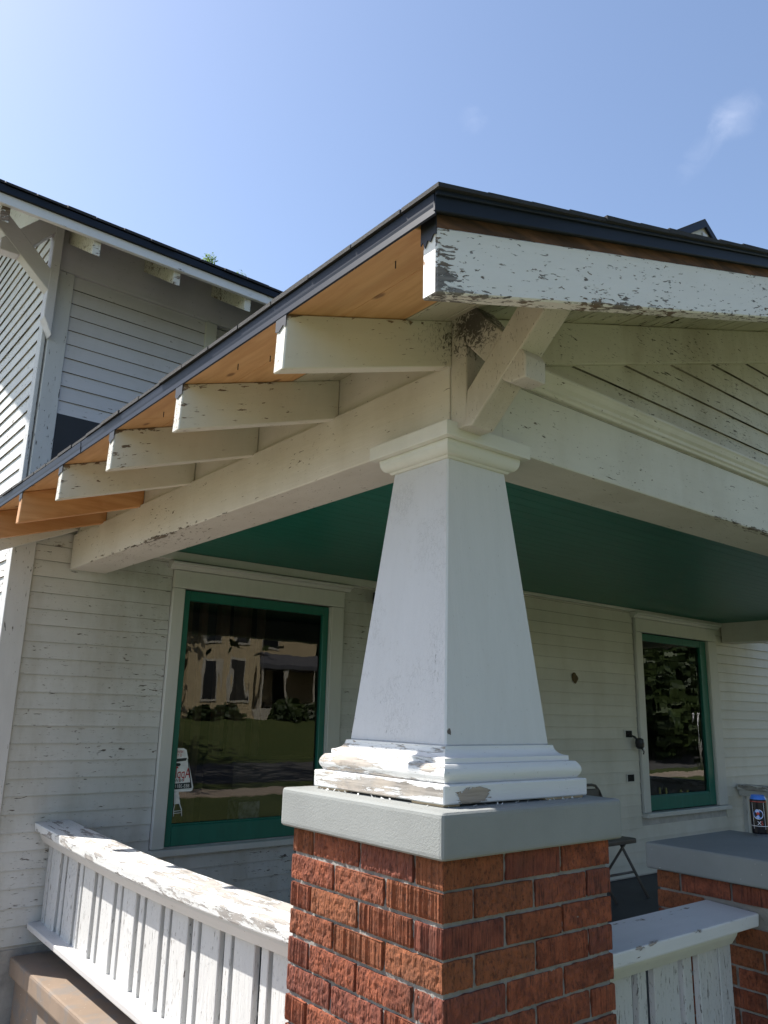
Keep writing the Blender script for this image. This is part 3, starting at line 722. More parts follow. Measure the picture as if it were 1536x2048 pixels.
# gable wall: rake board, lap siding, crown moulding
def rake(sgn):
    def X(v): return v if sgn > 0 else 2*XR - v
    b0, b1 = .20, XR - .002
    prism('rake_board', [(X(b0), zd(b0) - .150), (X(b1), zd(b1) - .150), (X(b1), zd(b1) - .002), (X(b0), zd(b0) - .002)], 'y', .128, .160, M['gable'], porch, .003)
rake(1); rake(-1)
zz = 1.392
while zz < zd(XR) - .12:
    z1 = zz + .096
    xa = max(.26, (zz + .04 - 1.297 + .06)/PS - .367)
    if 2*XR - 2*xa > .1 and xa < XR:
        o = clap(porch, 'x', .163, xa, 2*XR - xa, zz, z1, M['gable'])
    zz = z1
prism('wall', [(.2, 1.346), (2*XR - .2, 1.346), (2*XR - .2, zd(.2)), (XR, zd(XR) - .01), (.2, zd(.2))], 'y', .166, .19, M['wall_core'], porch, 0)
prism('crown_molding', [(.164, 1.350), (.150, 1.350), (.146, 1.358), (.138, 1.362), (.136, 1.372), (.126, 1.380), (.118, 1.394), (.112, 1.400), (.112, 1.408), (.164, 1.412)], 'x', .255, 6.7, M['beam_x'], porch, .001)
# knee bracket
kb = bpy.data.objects.new('knee_bracket', None); kb.location = (.21, .15, 1.2); COL.objects.link(kb); kb.parent = porch
kb.matrix_parent_inverse = world_of(porch).inverted(); WM[kb.name] = Matrix.Translation(kb.location)
prism('leg', [(.158, 1.13), (.158, 1.50), (.100, 1.50), (.096, 1.13)], 'x', .171, .262, M['bracket'], kb, .005, 2)
prism('brace', [(.100, 1.128), (.074, 1.123), (-.20, 1.376), (-.24, 1.44), (-.13, 1.44), (.090, 1.228)], 'x', .166, .250, M['bracket'], kb, .005, 2)
prism('brace', [(.100, 1.372), (.022, 1.287), (-.04, 1.217), (-.063, 1.204), (-.115, 1.203), (-.117, 1.262), (-.105, 1.282), (-.049, 1.348), (.017, 1.412), (.06, 1.47), (.100, 1.47)], 'x', .169, .247, M['bracket'], kb, .005, 2)

# ------------------------------------------------------------------ brick piers
def brick_mesh(L_, D_, H_, seed):
    rnd = random.Random(seed)
    nl, nd, nr = 86, 40, 9
    per = []
    for i in range(nl): per.append((-L_/2 + L_*i/nl, -D_/2, 0, -1))
    for i in range(nd): per.append((L_/2, -D_/2 + D_*i/nd, 1, 0))
    for i in range(nl): per.append((L_/2 - L_*i/nl, D_/2, 0, 1))
    for i in range(nd): per.append((-L_/2, D_/2 - D_*i/nd, -1, 0))
    n = len(per); rough = seed % 3 != 1
    vs, fs = [], []
    ridge_ = [rnd.uniform(-.0012, .0008) - (.0017 if i % 2 else 0) for i in range(n)]
    for k in (0, nl, nl + nd, 2*nl + nd): ridge_[k] = -.0012
    for r in range(nr + 1):
        z = -H_/2 + H_*r/nr
        edge = .0016 if r in (0, nr) else 0
        for i, (x, y, nx, ny) in enumerate(per):
            d = ridge_[i]*(.35 if rough else .9) - edge
            nz = mnoise.noise(Vector((x*70 + seed*3.1, y*70, z*60))) + .6*mnoise.noise(Vector((x*170, y*170 + seed, z*130)))
            corner = 1 if nx == 0 and abs(abs(x) - L_/2) > .006 or nx != 0 and abs(abs(y) - D_/2) > .006 else .3
            d += (nz*(.0034 if rough else .0009) - (.0008 if rough else 0))*corner
            vs.append((x + nx*d, y + ny*d, z + (rnd.uniform(-.0007, .0007) if r in (0, nr) else 0)))
    for r in range(nr):
        for i in range(n): fs.append((r*n + i, r*n + (i + 1) % n, (r + 1)*n + (i + 1) % n, (r + 1)*n + i))
    fs += [tuple(range(n - 1, -1, -1)), tuple(nr*n + i for i in range(n))]
    me = bpy.data.meshes.new('brick'); me.from_pydata(vs, [], fs); me.materials.append(M['brick'])
    return me
BM = [brick_mesh(.1903, .0920, .0588, s) for s in range(9)]
PW = .6032
def brick_pier(name, label, x0, y0, ztop, zbot, skip=()):
    root = thing(name, label, 'brick pier', (x0 + PW/2, y0 + PW/2, zbot))
    mv, mf = [], []
    mn = 56; zz_ = [ztop + .062 - .0113*k for k in range(int((ztop + .062 - zbot + .1)/.0113) + 1)]
    ins = .0122
    for zq in zz_:
        for i in range(4*mn):
            e, f_ = divmod(i, mn); f_ = f_/mn; a_, b_ = ins, PW - ins
            X_, Y_, nx, ny = ((a_ + (b_ - a_)*f_, a_, 0, -1), (b_, a_ + (b_ - a_)*f_, 1, 0), (b_ - (b_ - a_)*f_, b_, 0, 1), (a_, b_ - (b_ - a_)*f_, -1, 0))[e]
            d_ = .0042*mnoise.noise(Vector((X_*38, Y_*38, zq*38))) + .0025*mnoise.noise(Vector((X_*110, Y_*110, zq*110)))
            mv.append((x0 + X_ + nx*d_, y0 + Y_ + ny*d_, zq))
    for k in range(len(zz_) - 1):
        for i in range(4*mn): mf.append((k*4*mn + i, k*4*mn + (i + 1) % (4*mn), (k + 1)*4*mn + (i + 1) % (4*mn), (k + 1)*4*mn + i))
    mf += [tuple(range(4*mn))]
    mk('mortar', mv, mf, M['mortar'], root)
    r = 0; z = ztop
    mod = PW/6
    while z > zbot:
        pl = []
        if r % 2 == 0:
            for i in range(3): pl += [(mod + 2*mod*i, mod/2, 0), (mod + 2*mod*i, PW - mod/2, 0)]
            for i in range(2): pl += [(mod/2, 2*mod + 2*mod*i, 1), (PW - mod/2, 2*mod + 2*mod*i, 1)]
        else:
            for i in range(3): pl += [(mod/2, mod + 2*mod*i, 1), (PW - mod/2, mod + 2*mod*i, 1)]
            for i in range(2): pl += [(2*mod + 2*mod*i, mod/2, 0), (2*mod + 2*mod*i, PW - mod/2, 0)]
        for i, (px, py, rot) in enumerate(pl):
            if (r, i) in skip: continue
            o = bpy.data.objects.new('brick', random.choice(BM))
            o.location = (x0 + px + random.uniform(-.0015, .0015), y0 + py + random.uniform(-.0015, .0015), z + .0338 + random.uniform(-.0012, .0012))
            o.rotation_euler = (random.uniform(-.006, .006), random.uniform(-.006, .006), (math.pi/2 if rot else 0) + random.choice((0, math.pi)) + random.uniform(-.008, .008))
            link(o, root)
        z -= .0677; r += 1
    return root
p1 = brick_pier('brick_pier', 'square red brick pier under the tapered white column, grey cap on top', 0, 0, 0, GZ)
def slab_cap(root, cx_, cy_, half, z0, z1, mat):
    return box('cap', cx_ - half, cx_ + half, cy_ - half, cy_ + half, z0, z1, mat, root, .012, 3)
CC = PW/2
slab_cap(p1, CC, CC, .3242, .0665, .1654, M['cap'])
p2 = brick_pier('brick_pier', 'lower brick pier at right with a drink can on its smooth grey cap', 1.645, -.05, -.258, GZ, skip=((1, 0), (1, 2)))
slab_cap(p2, 1.645 + CC, -.05 + CC, .3260, -.189, -.095, M['cap2'])

# ------------------------------------------------------------------ tapered column
col = thing('tapered_column', 'tapered square white wooden column with moulded base, on the tall brick pier', 'column', (CC, CC, .166))
def square(name, prof, mat, cut=True, bevel=.002):
    vs, fs = [], []
    for s, z in prof: vs += [(CC - s, CC - s, z), (CC + s, CC - s, z), (CC + s, CC + s, z), (CC - s, CC + s, z)]
    n = len(prof)
    for i in range(n - 1):
        for k in range(4): fs.append((i*4 + k, i*4 + (k + 1) % 4, (i + 1)*4 + (k + 1) % 4, (i + 1)*4 + k))
    fs += [(3, 2, 1, 0), tuple((n - 1)*4 + k for k in range(4))]
    return mk(name, vs, fs, mat, col, bevel)
def left_face(o, mat):
    o.data.materials.append(mat)
    for p in o.data.polygons:
        if p.normal.x < -.35 and abs(p.normal.y) < .5: p.material_index = 1
left_face(square('plinth', [(.2615, .1715), (.2620, .2145), (.240, .2150)], M['plinth'], bevel=.003), M['plinth_left'])
tor = [(.238, .2152)] + [(.2365 + .0162*math.sin(math.pi*(.10 + .80*i/10)), .2152 + .0425*i/10) for i in range(11)] + [(.2290, .2580)]
left_face(square('torus_molding', tor, M['plinth'], bevel=.0006), M['plinth_left'])
cav = [(.2288, .2583), (.2290, .2705), (.2262, .2715)] + [(.2006 + .0256*(1 - math.sin(math.pi/2*i/8)), .2718 + .0252*(1 - math.cos(math.pi/2*i/8))) for i in range(9)]
left_face(square('cove_molding', cav, M['plinth'], bevel=.0005), M['plinth_left'])
left_face(square('shaft', [(.1926, .2965), (.1160, 1.066)], M['shaft'], bevel=.004), M['shaft_left'])
cm_ = [(.1215, 1.062), (.1250, 1.0655)] + [(.1265 + .0215*(math.sin(math.pi/2*i/7)), 1.068 + .030*(1 - math.cos(math.pi/2*i/7))) for i in range(8)] + [(.1485, 1.1000), (.1490, 1.1066), (.130, 1.1068)]
square('crown_molding', cm_, M['shaft_cap'], bevel=.0006)
square('abacus', [(.1700, 1.1070), (.1702, 1.1480), (.1690, 1.1500), (.125, 1.1502)], M['shaft_cap'], bevel=.004)
box('shim', .047, .10, .42, .55, .166, .1718, M['shim'], col, .0005)
box('shim', .047, .10, .05, .16, .166, .1718, M['shim'], col, .0005)
box('shim', .40, .55, .045, .12, .166, .1716, M['shim'], col, .0005)
# curling paint flakes at the foot of the base
fl = []
for i in range(34):
    if random.random() < .6: a = (random.uniform(.05, .54), .030 + random.uniform(0, .010))
    else: a = (.030 + random.uniform(0, .010), random.uniform(.06, .52))
    z = .1662; l = random.uniform(.003, .010); th = random.uniform(0, 6.3)
    dx, dy = math.cos(th)*l, math.sin(th)*l; w = l*random.uniform(.3, .7)
    fl.append(([(a[0], a[1], z), (a[0] + dx, a[1] + dy, z + random.uniform(0, .006)), (a[0] + dx - dy*w/l, a[1] + dy + dx*w/l, z + random.uniform(.001, .008)), (a[0] - dy*w/l, a[1] + dx*w/l, z + .001)], [(0, 1, 2, 3)]))
o = multi('paint_flakes', fl, M['flake'], col); o['kind'] = 'stuff'

# ------------------------------------------------------------------ railings
def railing(name, label, xo, y0, y1, mirror=None, sag=.0, group=None):
    """solid board balustrade along y; outer side at -x.  mirror: x about which to reflect"""
    X = (lambda v: v) if mirror is None else (lambda v: 2*mirror - v)
    root = thing(name, label, 'railing', (X(xo), (y0 + y1)/2, -.85), group)
    def sg(y): return -sag*math.sin(math.pi*(y - y0)/(y1 - y0))
    n = 14
    def tilt(y): return -.024*(y1 - y)
    def sweep(nm, poly, mat, bevel, sg=sg):
        vs, fs = [], []
        m_ = len(poly)
        for i in range(n + 1):
            y = y0 + (y1 - y0)*i/n
            vs += [(X(px), y, pz + sg(y)) for px, pz in poly]
        for i in range(n):
            for k in range(m_): fs.append((i*m_ + k, i*m_ + (k + 1) % m_, (i + 1)*m_ + (k + 1) % m_, (i + 1)*m_ + k))
        fs += [tuple(range(m_)), tuple(n*m_ + k for k in range(m_ - 1, -1, -1))]
        return mk(nm, vs, fs, mat, root, bevel, 2)
    o = xo
    sweep('top_rail', [(o - .085, -.248), (o - .080, -.292), (o + .098, -.292), (o + .100, -.243)], M['rail_top'], .006)
    sweep('rail_molding', [(o - .055, -.294), (o - .052, -.312), (o - .030, -.350), (o + .055, -.350), (o + .075, -.294)], M['rail_y'], .003)
    sweep('bottom_rail', [(o - .062, -.742), (o - .060, -.772), (o + .09, -.772), (o + .09, -.742)], M['rail_y'], .005, tilt)
    y = y1 - .088; k = 0
    while y > y0 - .12:
        a0, a1 = max(y - .136, y0), y
        if a1 - a0 > .02:
            d = random.uniform(-.002, .002)
            xs = sorted((X(o + d), X(o + .024 + d)))
            box('baluster', xs[0], xs[1], a0, a1, -.744 + tilt(a0), -.348 + sg((a0 + a1)/2), M['baluster'], root, .003)
        b1 = y - .136 - .032; b0 = b1 - .045
        if b0 > y0:
            xs = sorted((X(o + .004), X(o + .026)))
            box('baluster', xs[0], xs[1], b0, b1, -.744 + tilt(b0), -.348 + sg((b0 + b1)/2), M['baluster'], root, .003)
        y -= .2465
    xs = sorted((X(o + .004), X(o + .026)))
    box('baluster', xs[0], xs[1], y1 - .055, y1 - .006, -.751, -.35, M['baluster'], root, .003)
    return root
railing('porch_railing', 'sunlit left railing of white boards running from the tall pier to the house wall', .235, .59, 3.34, None, .030)
railing('porch_railing', 'far railing at the right end of the porch, seen behind the drink can', .235, .59, 2.83, XR, .0)
def front_rail(x0, x1):
    root = thing('porch_railing', 'short shaded front railing between the two brick piers', 'railing', ((x0 + x1)/2, .25, -.85))
    prism('top_rail', [(.150, -.272), (.154, -.315), (.340, -.310), (.345, -.262)], 'x', x0, x1 + .04, M['rail_top_front'], root, .006, 2)
    prism('rail_molding', [(.182, -.317), (.186, -.335), (.208, -.368), (.300, -.368), (.320, -.317)], 'x', x0, x1 - .05, M['rail_x'], root, .003)
    box('bottom_rail', x0, x1, .175, .33, -.82, -.78, M['rail_x'], root, .004)
    x = x0 + .02
    seq = [(.125, .23), (.045, .234), (.135, .23), (.045, .234), (.135, .23), (.05, .234), (.12, .23)]
    for w, yy in seq:
        if x + w > x1: break
        box('baluster', x, x + w, yy, yy + .024, -.779, -.366, M['baluster'], root, .003); x += w + .036
    box('baluster', x1 - .09, x1 - .012, .236, .27, -.779, -.366, M['baluster'], root, .003)
front_rail(.600, 1.60)

# ------------------------------------------------------------------ small things on the porch
ch = thing('folding_chair', 'brown metal folding chair standing behind the tall brick pier', 'chair', (4.1, 2.5, -.92))
def rod(name, pts, r, mat, parent, n=8):
    v, f = tube(pts, r, n); return mk(name, v, f, mat, parent, smooth_=True)
for x in (3.90, 4.29):
    rod('front_leg', [(x, 2.341, -.918), (x, 2.56, -.58), (x, 2.745, -.20)], .011, M['chair'], ch)
    rod('rear_leg', [(x - .012*(1 if x > 4 else -1), 2.78, -.918), (x - .012*(1 if x > 4 else -1), 2.50, -.545)], .010, M['chair'], ch)
rod('stretcher', [(3.90, 2.452, -.755), (4.29, 2.452, -.755)], .009, M['chair'], ch)
rod('stretcher', [(3.92, 2.70, -.81), (4.27, 2.70, -.81)], .008, M['chair'], ch)
rod('back_rail', [(3.90, 2.745, -.20), (3.925, 2.757, -.165), (3.97, 2.76, -.157), (4.22, 2.76, -.157), (4.265, 2.757, -.165), (4.29, 2.745, -.20)], .011, M['chair'], ch)
prism('seat', [(3.905, 2.435), (3.925, 2.41), (4.275, 2.41), (4.30, 2.435), (4.285, 2.72), (3.915, 2.72)], 'z', -.548, -.515, M['chair'], ch, .008, 2)
prism('backrest', [(2.70, -.36), (2.716, -.36), (2.756, -.185), (2.740, -.185)], 'x', 3.91, 4.28, M['chair'], ch, .004)

# drink can
can = thing('drink_can', 'tall black energy drink can with blue emblem on the lower pier cap', 'can', (2.205, .405, -.095))
def canmat():
    mt, t, b = newmat('can_print'); o = objco(t)
    b.inputs['Base Color'].default_value = (.012, .010, .014, 1); b.inputs['Roughness'].default_value = .28; b.inputs['Metallic'].default_value = .35
    return mt
M['can'] = canmat()
M['can_metal'] = plain('can_aluminium', (.62, .63, .66), .28, 1.0)
M['can_blue'] = plain('can_blue', (.06, .20, .68), .3, .1); M['can_light'] = plain('can_pale_blue', (.50, .60, .92), .35, .0)
M['can_red'] = plain('can_red', (.62, .07, .05), .4); M['can_white'] = plain('can_white', (.85, .85, .88), .4)
def lathe(name, prof, c, mat, parent, n=32):
    vs, fs = [], []
    for r, z in prof:
        for k in range(n): vs.append((c[0] + r*math.cos(2*math.pi*k/n), c[1] + r*math.sin(2*math.pi*k/n), c[2] + z))
    m_ = len(prof)
    for i in range(m_ - 1):
        for k in range(n): fs.append((i*n + k, i*n + (k + 1) % n, (i + 1)*n + (k + 1) % n, (i + 1)*n + k))
    fs += [tuple(range(n - 1, -1, -1)), tuple((m_ - 1)*n + k for k in range(n))]
    return mk(name, vs, fs, mat, parent, smooth_=False)
cc_ = (2.205, .405, -.095)
lathe('bottom_rim', [(.024, .000), (.026, .002), (.031, .010)], cc_, M['can_metal'], can)
lathe('body', [(.031, .0101), (.0330, .016), (.0330, .140), (.0315, .146)], cc_, M['can'], can)
lathe('shoulder', [(.0315, .1461), (.0285, .154), (.0265, .158)], cc_, M['can_blue'], can)
lathe('top_rim', [(.0268, .1581), (.0272, .162), (.0255, .162), (.025, .160)], cc_, M['can_blue'], can)
CAMA = math.atan2(-1.34 - .405, -1.27 - 2.205)   # side turned towards the porch steps
def oncan(name, pts, faces, mat, r=.0334):
    vs = []
    for u, z in pts:
        a = CAMA + u/.033; vs.append((cc_[0] + r*math.cos(a), cc_[1] + r*math.sin(a), cc_[2] + z))
    return mk(name, vs, faces, mat, can)
def disc(u0, z0, r0, r1, n=20, a0=0, a1=2*math.pi):
    pts, fs = [], []
    for i in range(n + 1):
        a = a0 + (a1 - a0)*i/n
        pts += [(u0 + r0*math.cos(a), z0 + r0*math.sin(a)), (u0 + r1*math.cos(a), z0 + r1*math.sin(a))]
    for i in range(n): fs.append((2*i, 2*i + 1, 2*i + 3, 2*i + 2))
    return pts, fs
oncan('emblem', *disc(-.003, .088, 0, .0185), M['can_blue'], .0333)
oncan('emblem', *disc(-.003, .088, .0178, .0198, 24, -2.6, 1.4), M['can_white'], .0335)
oncan('emblem', *disc(-.006, .100, 0, .008, 14), M['can_light'], .0335)
oncan('emblem', *disc(-.005, .077, 0, .006, 14), M['can_light'], .0335)
oncan('emblem', *disc(-.004, .091, 0, .006, 14), M['can_red'], .0337)
oncan('band', *([(-.05, .136), (.05, .136), (.05, .139), (-.05, .139)], [(0, 1, 2, 3)]), M['can_red'], .0335) if False else None
lathe('band', [(.0332, .1365), (.0333, .1375), (.0332, .1385)], cc_, M['can_red'], can)
lathe('band', [(.0332, .0405), (.0333, .0415), (.0332, .0425)], cc_, M['can_white'], can)
for txt, u, mm in (('X', -.009, 'can_white'), ('S', .004, 'can_red')):
    tv, tf = text_verts(txt, .022)
    oncan('lettering', [(u + a, .046 + b) for a, b in tv], tf, M[mm], .0336)
for u in (-.024, .022):
    oncan('stripe', [(u, .03), (u + .0014, .03), (u - .002 + .0014, .135), (u - .002, .135)], [(0, 1, 2, 3)], M['can_white'], .0336)

# sign hung inside the left window
sg_ = thing('window_sign', 'white trapezoid advertising paddle with red lettering, behind the left window glass', 'sign', (.97, YW + .05, -.30))
M['sign_white'] = plain('sign_white', (.84, .84, .83), .5); M['sign_black'] = plain('sign_black', (.02, .03, .03), .5); M['sign_red'] = plain('sign_red', (.45, .03, .03), .5)
ys_ = YW + .0255
prism('panel', [(.924, -.130), (.926, .105), (.939, .124), (.999, .124), (1.018, .112), (1.082, -.108), (1.077, -.126), (1.066, -.131)], 'y', ys_, ys_ + .003, M['sign_white'], sg_, 0)
def flat(name, pts, mat, dy=.001): return mk(name, [(a + .024, ys_ - dy, b) for a, b in pts], [tuple(range(len(pts)))], mat, sg_)
flat('band', [(.90, .040), (.996, .050), (1.000, .066), (.90, .060)], M['sign_black'])
flat('band', [(.90, -.118), (1.046, -.112), (1.040, -.078), (.90, -.084)], M['sign_black'])
flat('border', [(1.004, .060), (1.010, .060), (1.047, -.108), (1.040, -.108)], M['sign_black'])
flat('picture', [(.93, .018), (.955, .018), (.962, .028), (.955, .036), (.935, .036), (.928, .028)], M['sign_black'], .0015)
flat('picture', [(.915, .006), (.95, .006), (.945, .016), (.925, .020)], M['sign_red'], .0015)
def sign_text(txt, size, x, z, mat, sx=1.0, dy=.002):
    tv, tf = text_verts(txt, size, True)
    mk('lettering', [(x + .024 + a*sx, ys_ - dy, z + b) for a, b in tv], tf, mat, sg_)
sign_text('Apple', .085, 1.030, -.052, M['sign_red'], .62)
sign_text('NEW', .026, .985, -.074, M['sign_black'], .9)
sign_text('883-3811', .030, 1.030, -.108, M['sign_white'], .85)
sign_text('NEW IT', .024, .972, .094, M['sign_red'], .7)
sign_text('O TO', .022, .965, .074, M['sign_red'], .8)
prism('handle', [(.964, -.200), (.960, -.132), (.988, -.132), (1.003, -.200)], 'y', ys_, ys_ + .003, M['sign_white'], sg_, 0)
rod('fork', [(.969, ys_, -.198), (.964, ys_, -.235), (.967, ys_, -.272)], .003, M['sign_white'], sg_, 6)
rod('fork', [(.998, ys_, -.198), (1.014, ys_, -.232), (1.020, ys_, -.272)], .003, M['sign_white'], sg_, 6)
rod('fork', [(.966, ys_, -.242), (1.015, ys_, -.240)], .0022, M['sign_white'], sg_, 6)
rod('fork', [(.966, ys_, -.254), (1.017, ys_, -.252)], .0022, M['sign_white'], sg_, 6)
# dark furniture behind the window
tag(box('cabinet', 1.55, 2.30, 3.75, 4.2, -.90, .02, plain('dark_cabinet', (.035, .028, .024), .5), None, .006), 'dark cabinet standing inside behind the left window', 'cabinet')
tag(box('patterned_box', 1.50, 1.66, 3.55, 3.70, -.899, -.23, plain('patterned_card', (.16, .16, .19), .7, 0, .6, 24), None, .003), 'grey patterned carton standing inside the left window beside the dark cabinet', 'box')

# electrical openings on the right wall
def opening(z0, label):
    r = thing('electrical_box', label, 'electrical box', (4.88, YR, z0))
    multi('frame', [(bv(4.826, 4.834, YR - .008, YR + .0, z0, z0 + .068), BF), (bv(4.928, 4.936, YR - .008, YR, z0, z0 + .068), BF),
                    (bv(4.834, 4.928, YR - .008, YR, z0 + .062, z0 + .068), BF), (bv(4.834, 4.928, YR - .008, YR, z0, z0 + .006), BF)], M['casing'], r)
    mk('recess', bv(4.834, 4.928, YR - .0075, YR - .004, z0 + .006, z0 + .062), BF, M['void'], r)
    return r
opening(.196, 'upper black square electrical opening in the right wall, with a black fixture hanging out')
opening(-.166, 'lower black square electrical opening in the right wall, left of the window')
lf = thing('hanging_light_fixture', 'black light fixture dangling on its wires from the upper electrical opening', 'light fixture', (4.93, YR - .06, .17))
rod('wire', [(4.86, YR - .006, .235), (4.875, YR - .045, .215), (4.895, YR - .07, .19)], .005, M['black_plastic'], lf)
rod('wire', [(4.90, YR - .006, .225), (4.915, YR - .045, .21), (4.92, YR - .065, .19)], .005, M['black_plastic'], lf)
lathe('housing', [(.012, .055), (.034, .045), (.040, .012), (.036, -.02), (.020, -.035)], (4.935, YR - .075, .145), M['black_plastic'], lf, 16)
rod('bracket', [(4.955, YR - .075, .12), (4.985, YR - .08, .085), (4.975, YR - .08, .065)], .006, M['black_plastic'], lf)
rod('clip', [(4.965, YR - .09, .125), (4.985, YR - .09, .105)], .005, M['can_white'], lf)
# mud nest
nv, nf = [], []
for k in range(9):
    a, r_ = random.uniform(0, 6.3), random.uniform(0, .035); cx_, cz_ = 4.183 + r_*math.cos(a), .672 + r_*math.sin(a)*1.2; rr = random.uniform(.014, .026)
    b0 = len(nv)
    for i in range(5):
        for j in range(8):
            ph = math.pi/2*i/4; th = 2*math.pi*j/8
            nv.append((cx_ + rr*math.cos(ph)*math.cos(th)*random.uniform(.8, 1.15), YR - .002 - rr*.7*math.sin(ph), cz_ + rr*math.cos(ph)*math.sin(th)*random.uniform(.8, 1.15)))
    for i in range(4):
        for j in range(8): nf.append((b0 + i*8 + j, b0 + i*8 + (j + 1) % 8, b0 + (i + 1)*8 + (j + 1) % 8, b0 + (i + 1)*8 + j))
tag(mk('mud_nest', nv, nf, M['mud']), 'small brown mud nest stuck to the clapboards right of the column', 'nest')
# wall lamp bracket just left of the column
wl = thing('wall_lamp', 'dark iron wall lamp bracket peeking out left of the column', 'lamp', (2.45, YW, 1.2))
box('back_plate', 2.425, 2.505, YW - .016, YW + .0, 1.15, 1.245, M['black_plastic'], wl, .006)
rod('arm', [(2.46, YW - .015, 1.22), (2.44, YW - .07, 1.235), (2.42, YW - .10, 1.21)], .010, M['black_plastic'], wl)
lathe('shade', [(.010, .035), (.032, .02), (.036, -.03), (.02, -.04)], (2.42, YW - .10, 1.185), M['black_plastic'], wl, 14)

# ------------------------------------------------------------------ trees and the street mirrored in the glass
def leafmat(name, a, b_, thin=False):
    mt, t, b = newmat(name); rnd = noise(t, pos(t), .9, 3); n = noise(t, pos(t), 9, 2)
    setin(t, b, 'Base Color', mixc(t, smooth(t, add(t, math_(t, 'MULTIPLY', rnd, .6), math_(t, 'MULTIPLY', n, .4)), .35, .65), a, b_))
    b.inputs['Roughness'].default_value = .55
    if thin:      # sun glows through thin leaves
        tl = t.nodes.new('ShaderNodeBsdfTranslucent'); tl.inputs[0].default_value = (.22, .34, .04, 1)
        ms = t.nodes.new('ShaderNodeMixShader'); ms.inputs[0].default_value = .45
        t.links.new(b.outputs[0], ms.inputs[1]); t.links.new(tl.outputs[0], ms.inputs[2])
        t.links.new(ms.outputs[0], [n for n in t.nodes if n.type == 'OUTPUT_MATERIAL'][0].inputs[0])
    return mt
M['leaf'] = leafmat('leaf_green', (.018, .036, .008), (.06, .09, .02))
M['leaf_light'] = leafmat('leaf_bright', (.13, .21, .025), (.26, .34, .06), True)
M['bark'] = stone('bark', (.13, .10, .075), 20, .9, .02, .3)
def tree(name, label, x, y, h, rad, seed, leaves=2600, group=None, leaf='leaf', lsz=.22, low=False):
    rnd = random.Random(seed)
    root = thing(name, label, 'tree', (x, y, GZ), group)
    parts = [tube([(x, y, GZ - .1), (x + .1, y, GZ + h*.2), (x + rnd.uniform(-.2, .2), y, GZ + h*.45), (x + rnd.uniform(-.3, .3), y, GZ + h*.8)], [h*.021, h*.017, h*.013, h*.005], 10)]
    tips = []
    for i in range(11):
        z = GZ + h*rnd.uniform(.20 if low else .28, .78); a = rnd.uniform(0, 6.28); l = rad*rnd.uniform(.6, 1.0)
        e = Vector((x + math.cos(a)*l, y + math.sin(a)*l, z + h*rnd.uniform(.08, .22)))
        mid = Vector((x, y, z)).lerp(e, .5) + Vector((0, 0, h*.02))
        parts.append(tube([(x, y, z), tuple(mid), tuple(e)], [h*.010, h*.007, h*.002], 6)); tips += [mid, e]
        for j in range(3):
            e2 = mid.lerp(e, .3*j) + Vector((rnd.uniform(-1, 1), rnd.uniform(-1, 1), rnd.uniform(.1, .9)))*rad*.35
            parts.append(tube([tuple(mid.lerp(e, .25*j)), tuple(e2)], [h*.005, h*.0015], 5)); tips.append(e2)
    tips.append(Vector((x, y, GZ + h*.95)))
    if low:
        for i in range(26):
            a = rnd.uniform(0, 6.28); l = rad*rnd.random()**.5; tips.append(Vector((x + math.cos(a)*l, y + math.sin(a)*l, GZ + h*rnd.uniform(.06, .4))))
    multi('trunk', parts, M['bark'], root)
    vs, fs = [], []
    cl = [(t_ + Vector((rnd.gauss(0, .4), rnd.gauss(0, .4), rnd.gauss(0, .3)))*rad*.2, rad*rnd.uniform(.18, .36)) for t_ in tips for _ in range(2)]
    for i in range(leaves):
        c, r_ = rnd.choice(cl)
        d = Vector((rnd.gauss(0, 1), rnd.gauss(0, 1), rnd.gauss(0, .8))).normalized()*r_*(rnd.random()**.4)
        p = c + d; s_ = lsz*rnd.uniform(.5, 1.2)
        u = Vector((rnd.gauss(0, 1), rnd.gauss(0, 1), rnd.gauss(0, .6))).normalized(); w = u.orthogonal().normalized()
        w = (w + u.cross(w)*rnd.uniform(-1, 1)).normalized()
        k = len(vs); vs += [tuple(p - u*s_), tuple(p + w*s_*.45), tuple(p + u*s_), tuple(p - w*s_*.45)]; fs.append((k, k + 1, k + 2, k + 3))
    mk('crown', vs, fs, M[leaf], root)
    return root
bt = tree('leafy_tree', 'bright green tree whose top just shows above the left house roof', 5.0, 12.0, 9.3, 1.5, 5, 1500, None, 'leaf_light', .09)
rnd_ = random.Random(3); lv, lf_ = [], []
stems = []
for (cx_, cy_, cz_, rr, nl_) in ((4.83, 12.0, 9.07, .15, 190), (5.50, 12.0, 8.93, .16, 150), (5.05, 12.1, 8.75, .22, 120), (5.25, 12.0, 8.70, .22, 120)):
    stems.append(tube([(5.0, 12.0, 7.6), ((5.0 + cx_)/2 + .03, 12.0, (7.6 + cz_)/2), (cx_, cy_, cz_ + rr*.6)], [.02, .008, .002], 5))
    for i in range(nl_):
        dd = Vector((rnd_.gauss(0, 1), rnd_.gauss(0, 1), rnd_.gauss(0, 1))).normalized()*rr*(rnd_.random()**.45)
        p_ = Vector((cx_, cy_, cz_)) + dd; q_ = rnd_.uniform(.030, .052)
        u_ = Vector((rnd_.gauss(0, 1), rnd_.gauss(0, 1), rnd_.gauss(-.3, .5))).normalized(); w_ = u_.orthogonal().normalized()
        k_ = len(lv); lv += [tuple(p_ - u_*q_), tuple(p_ + w_*q_*.42), tuple(p_ + u_*q_), tuple(p_ - w_*q_*.42)]; lf_.append((k_, k_ + 1, k_ + 2, k_ + 3))
mk('top_sprig', lv, lf_, M['leaf_light'], bt); multi('branch', stems, M['bark'], bt)
tree('street_tree', 'tall street tree with bare lower limbs mirrored in the left window', 5.9, -8.6, 11, 4.5, 11, 2600, None, 'leaf', .25)
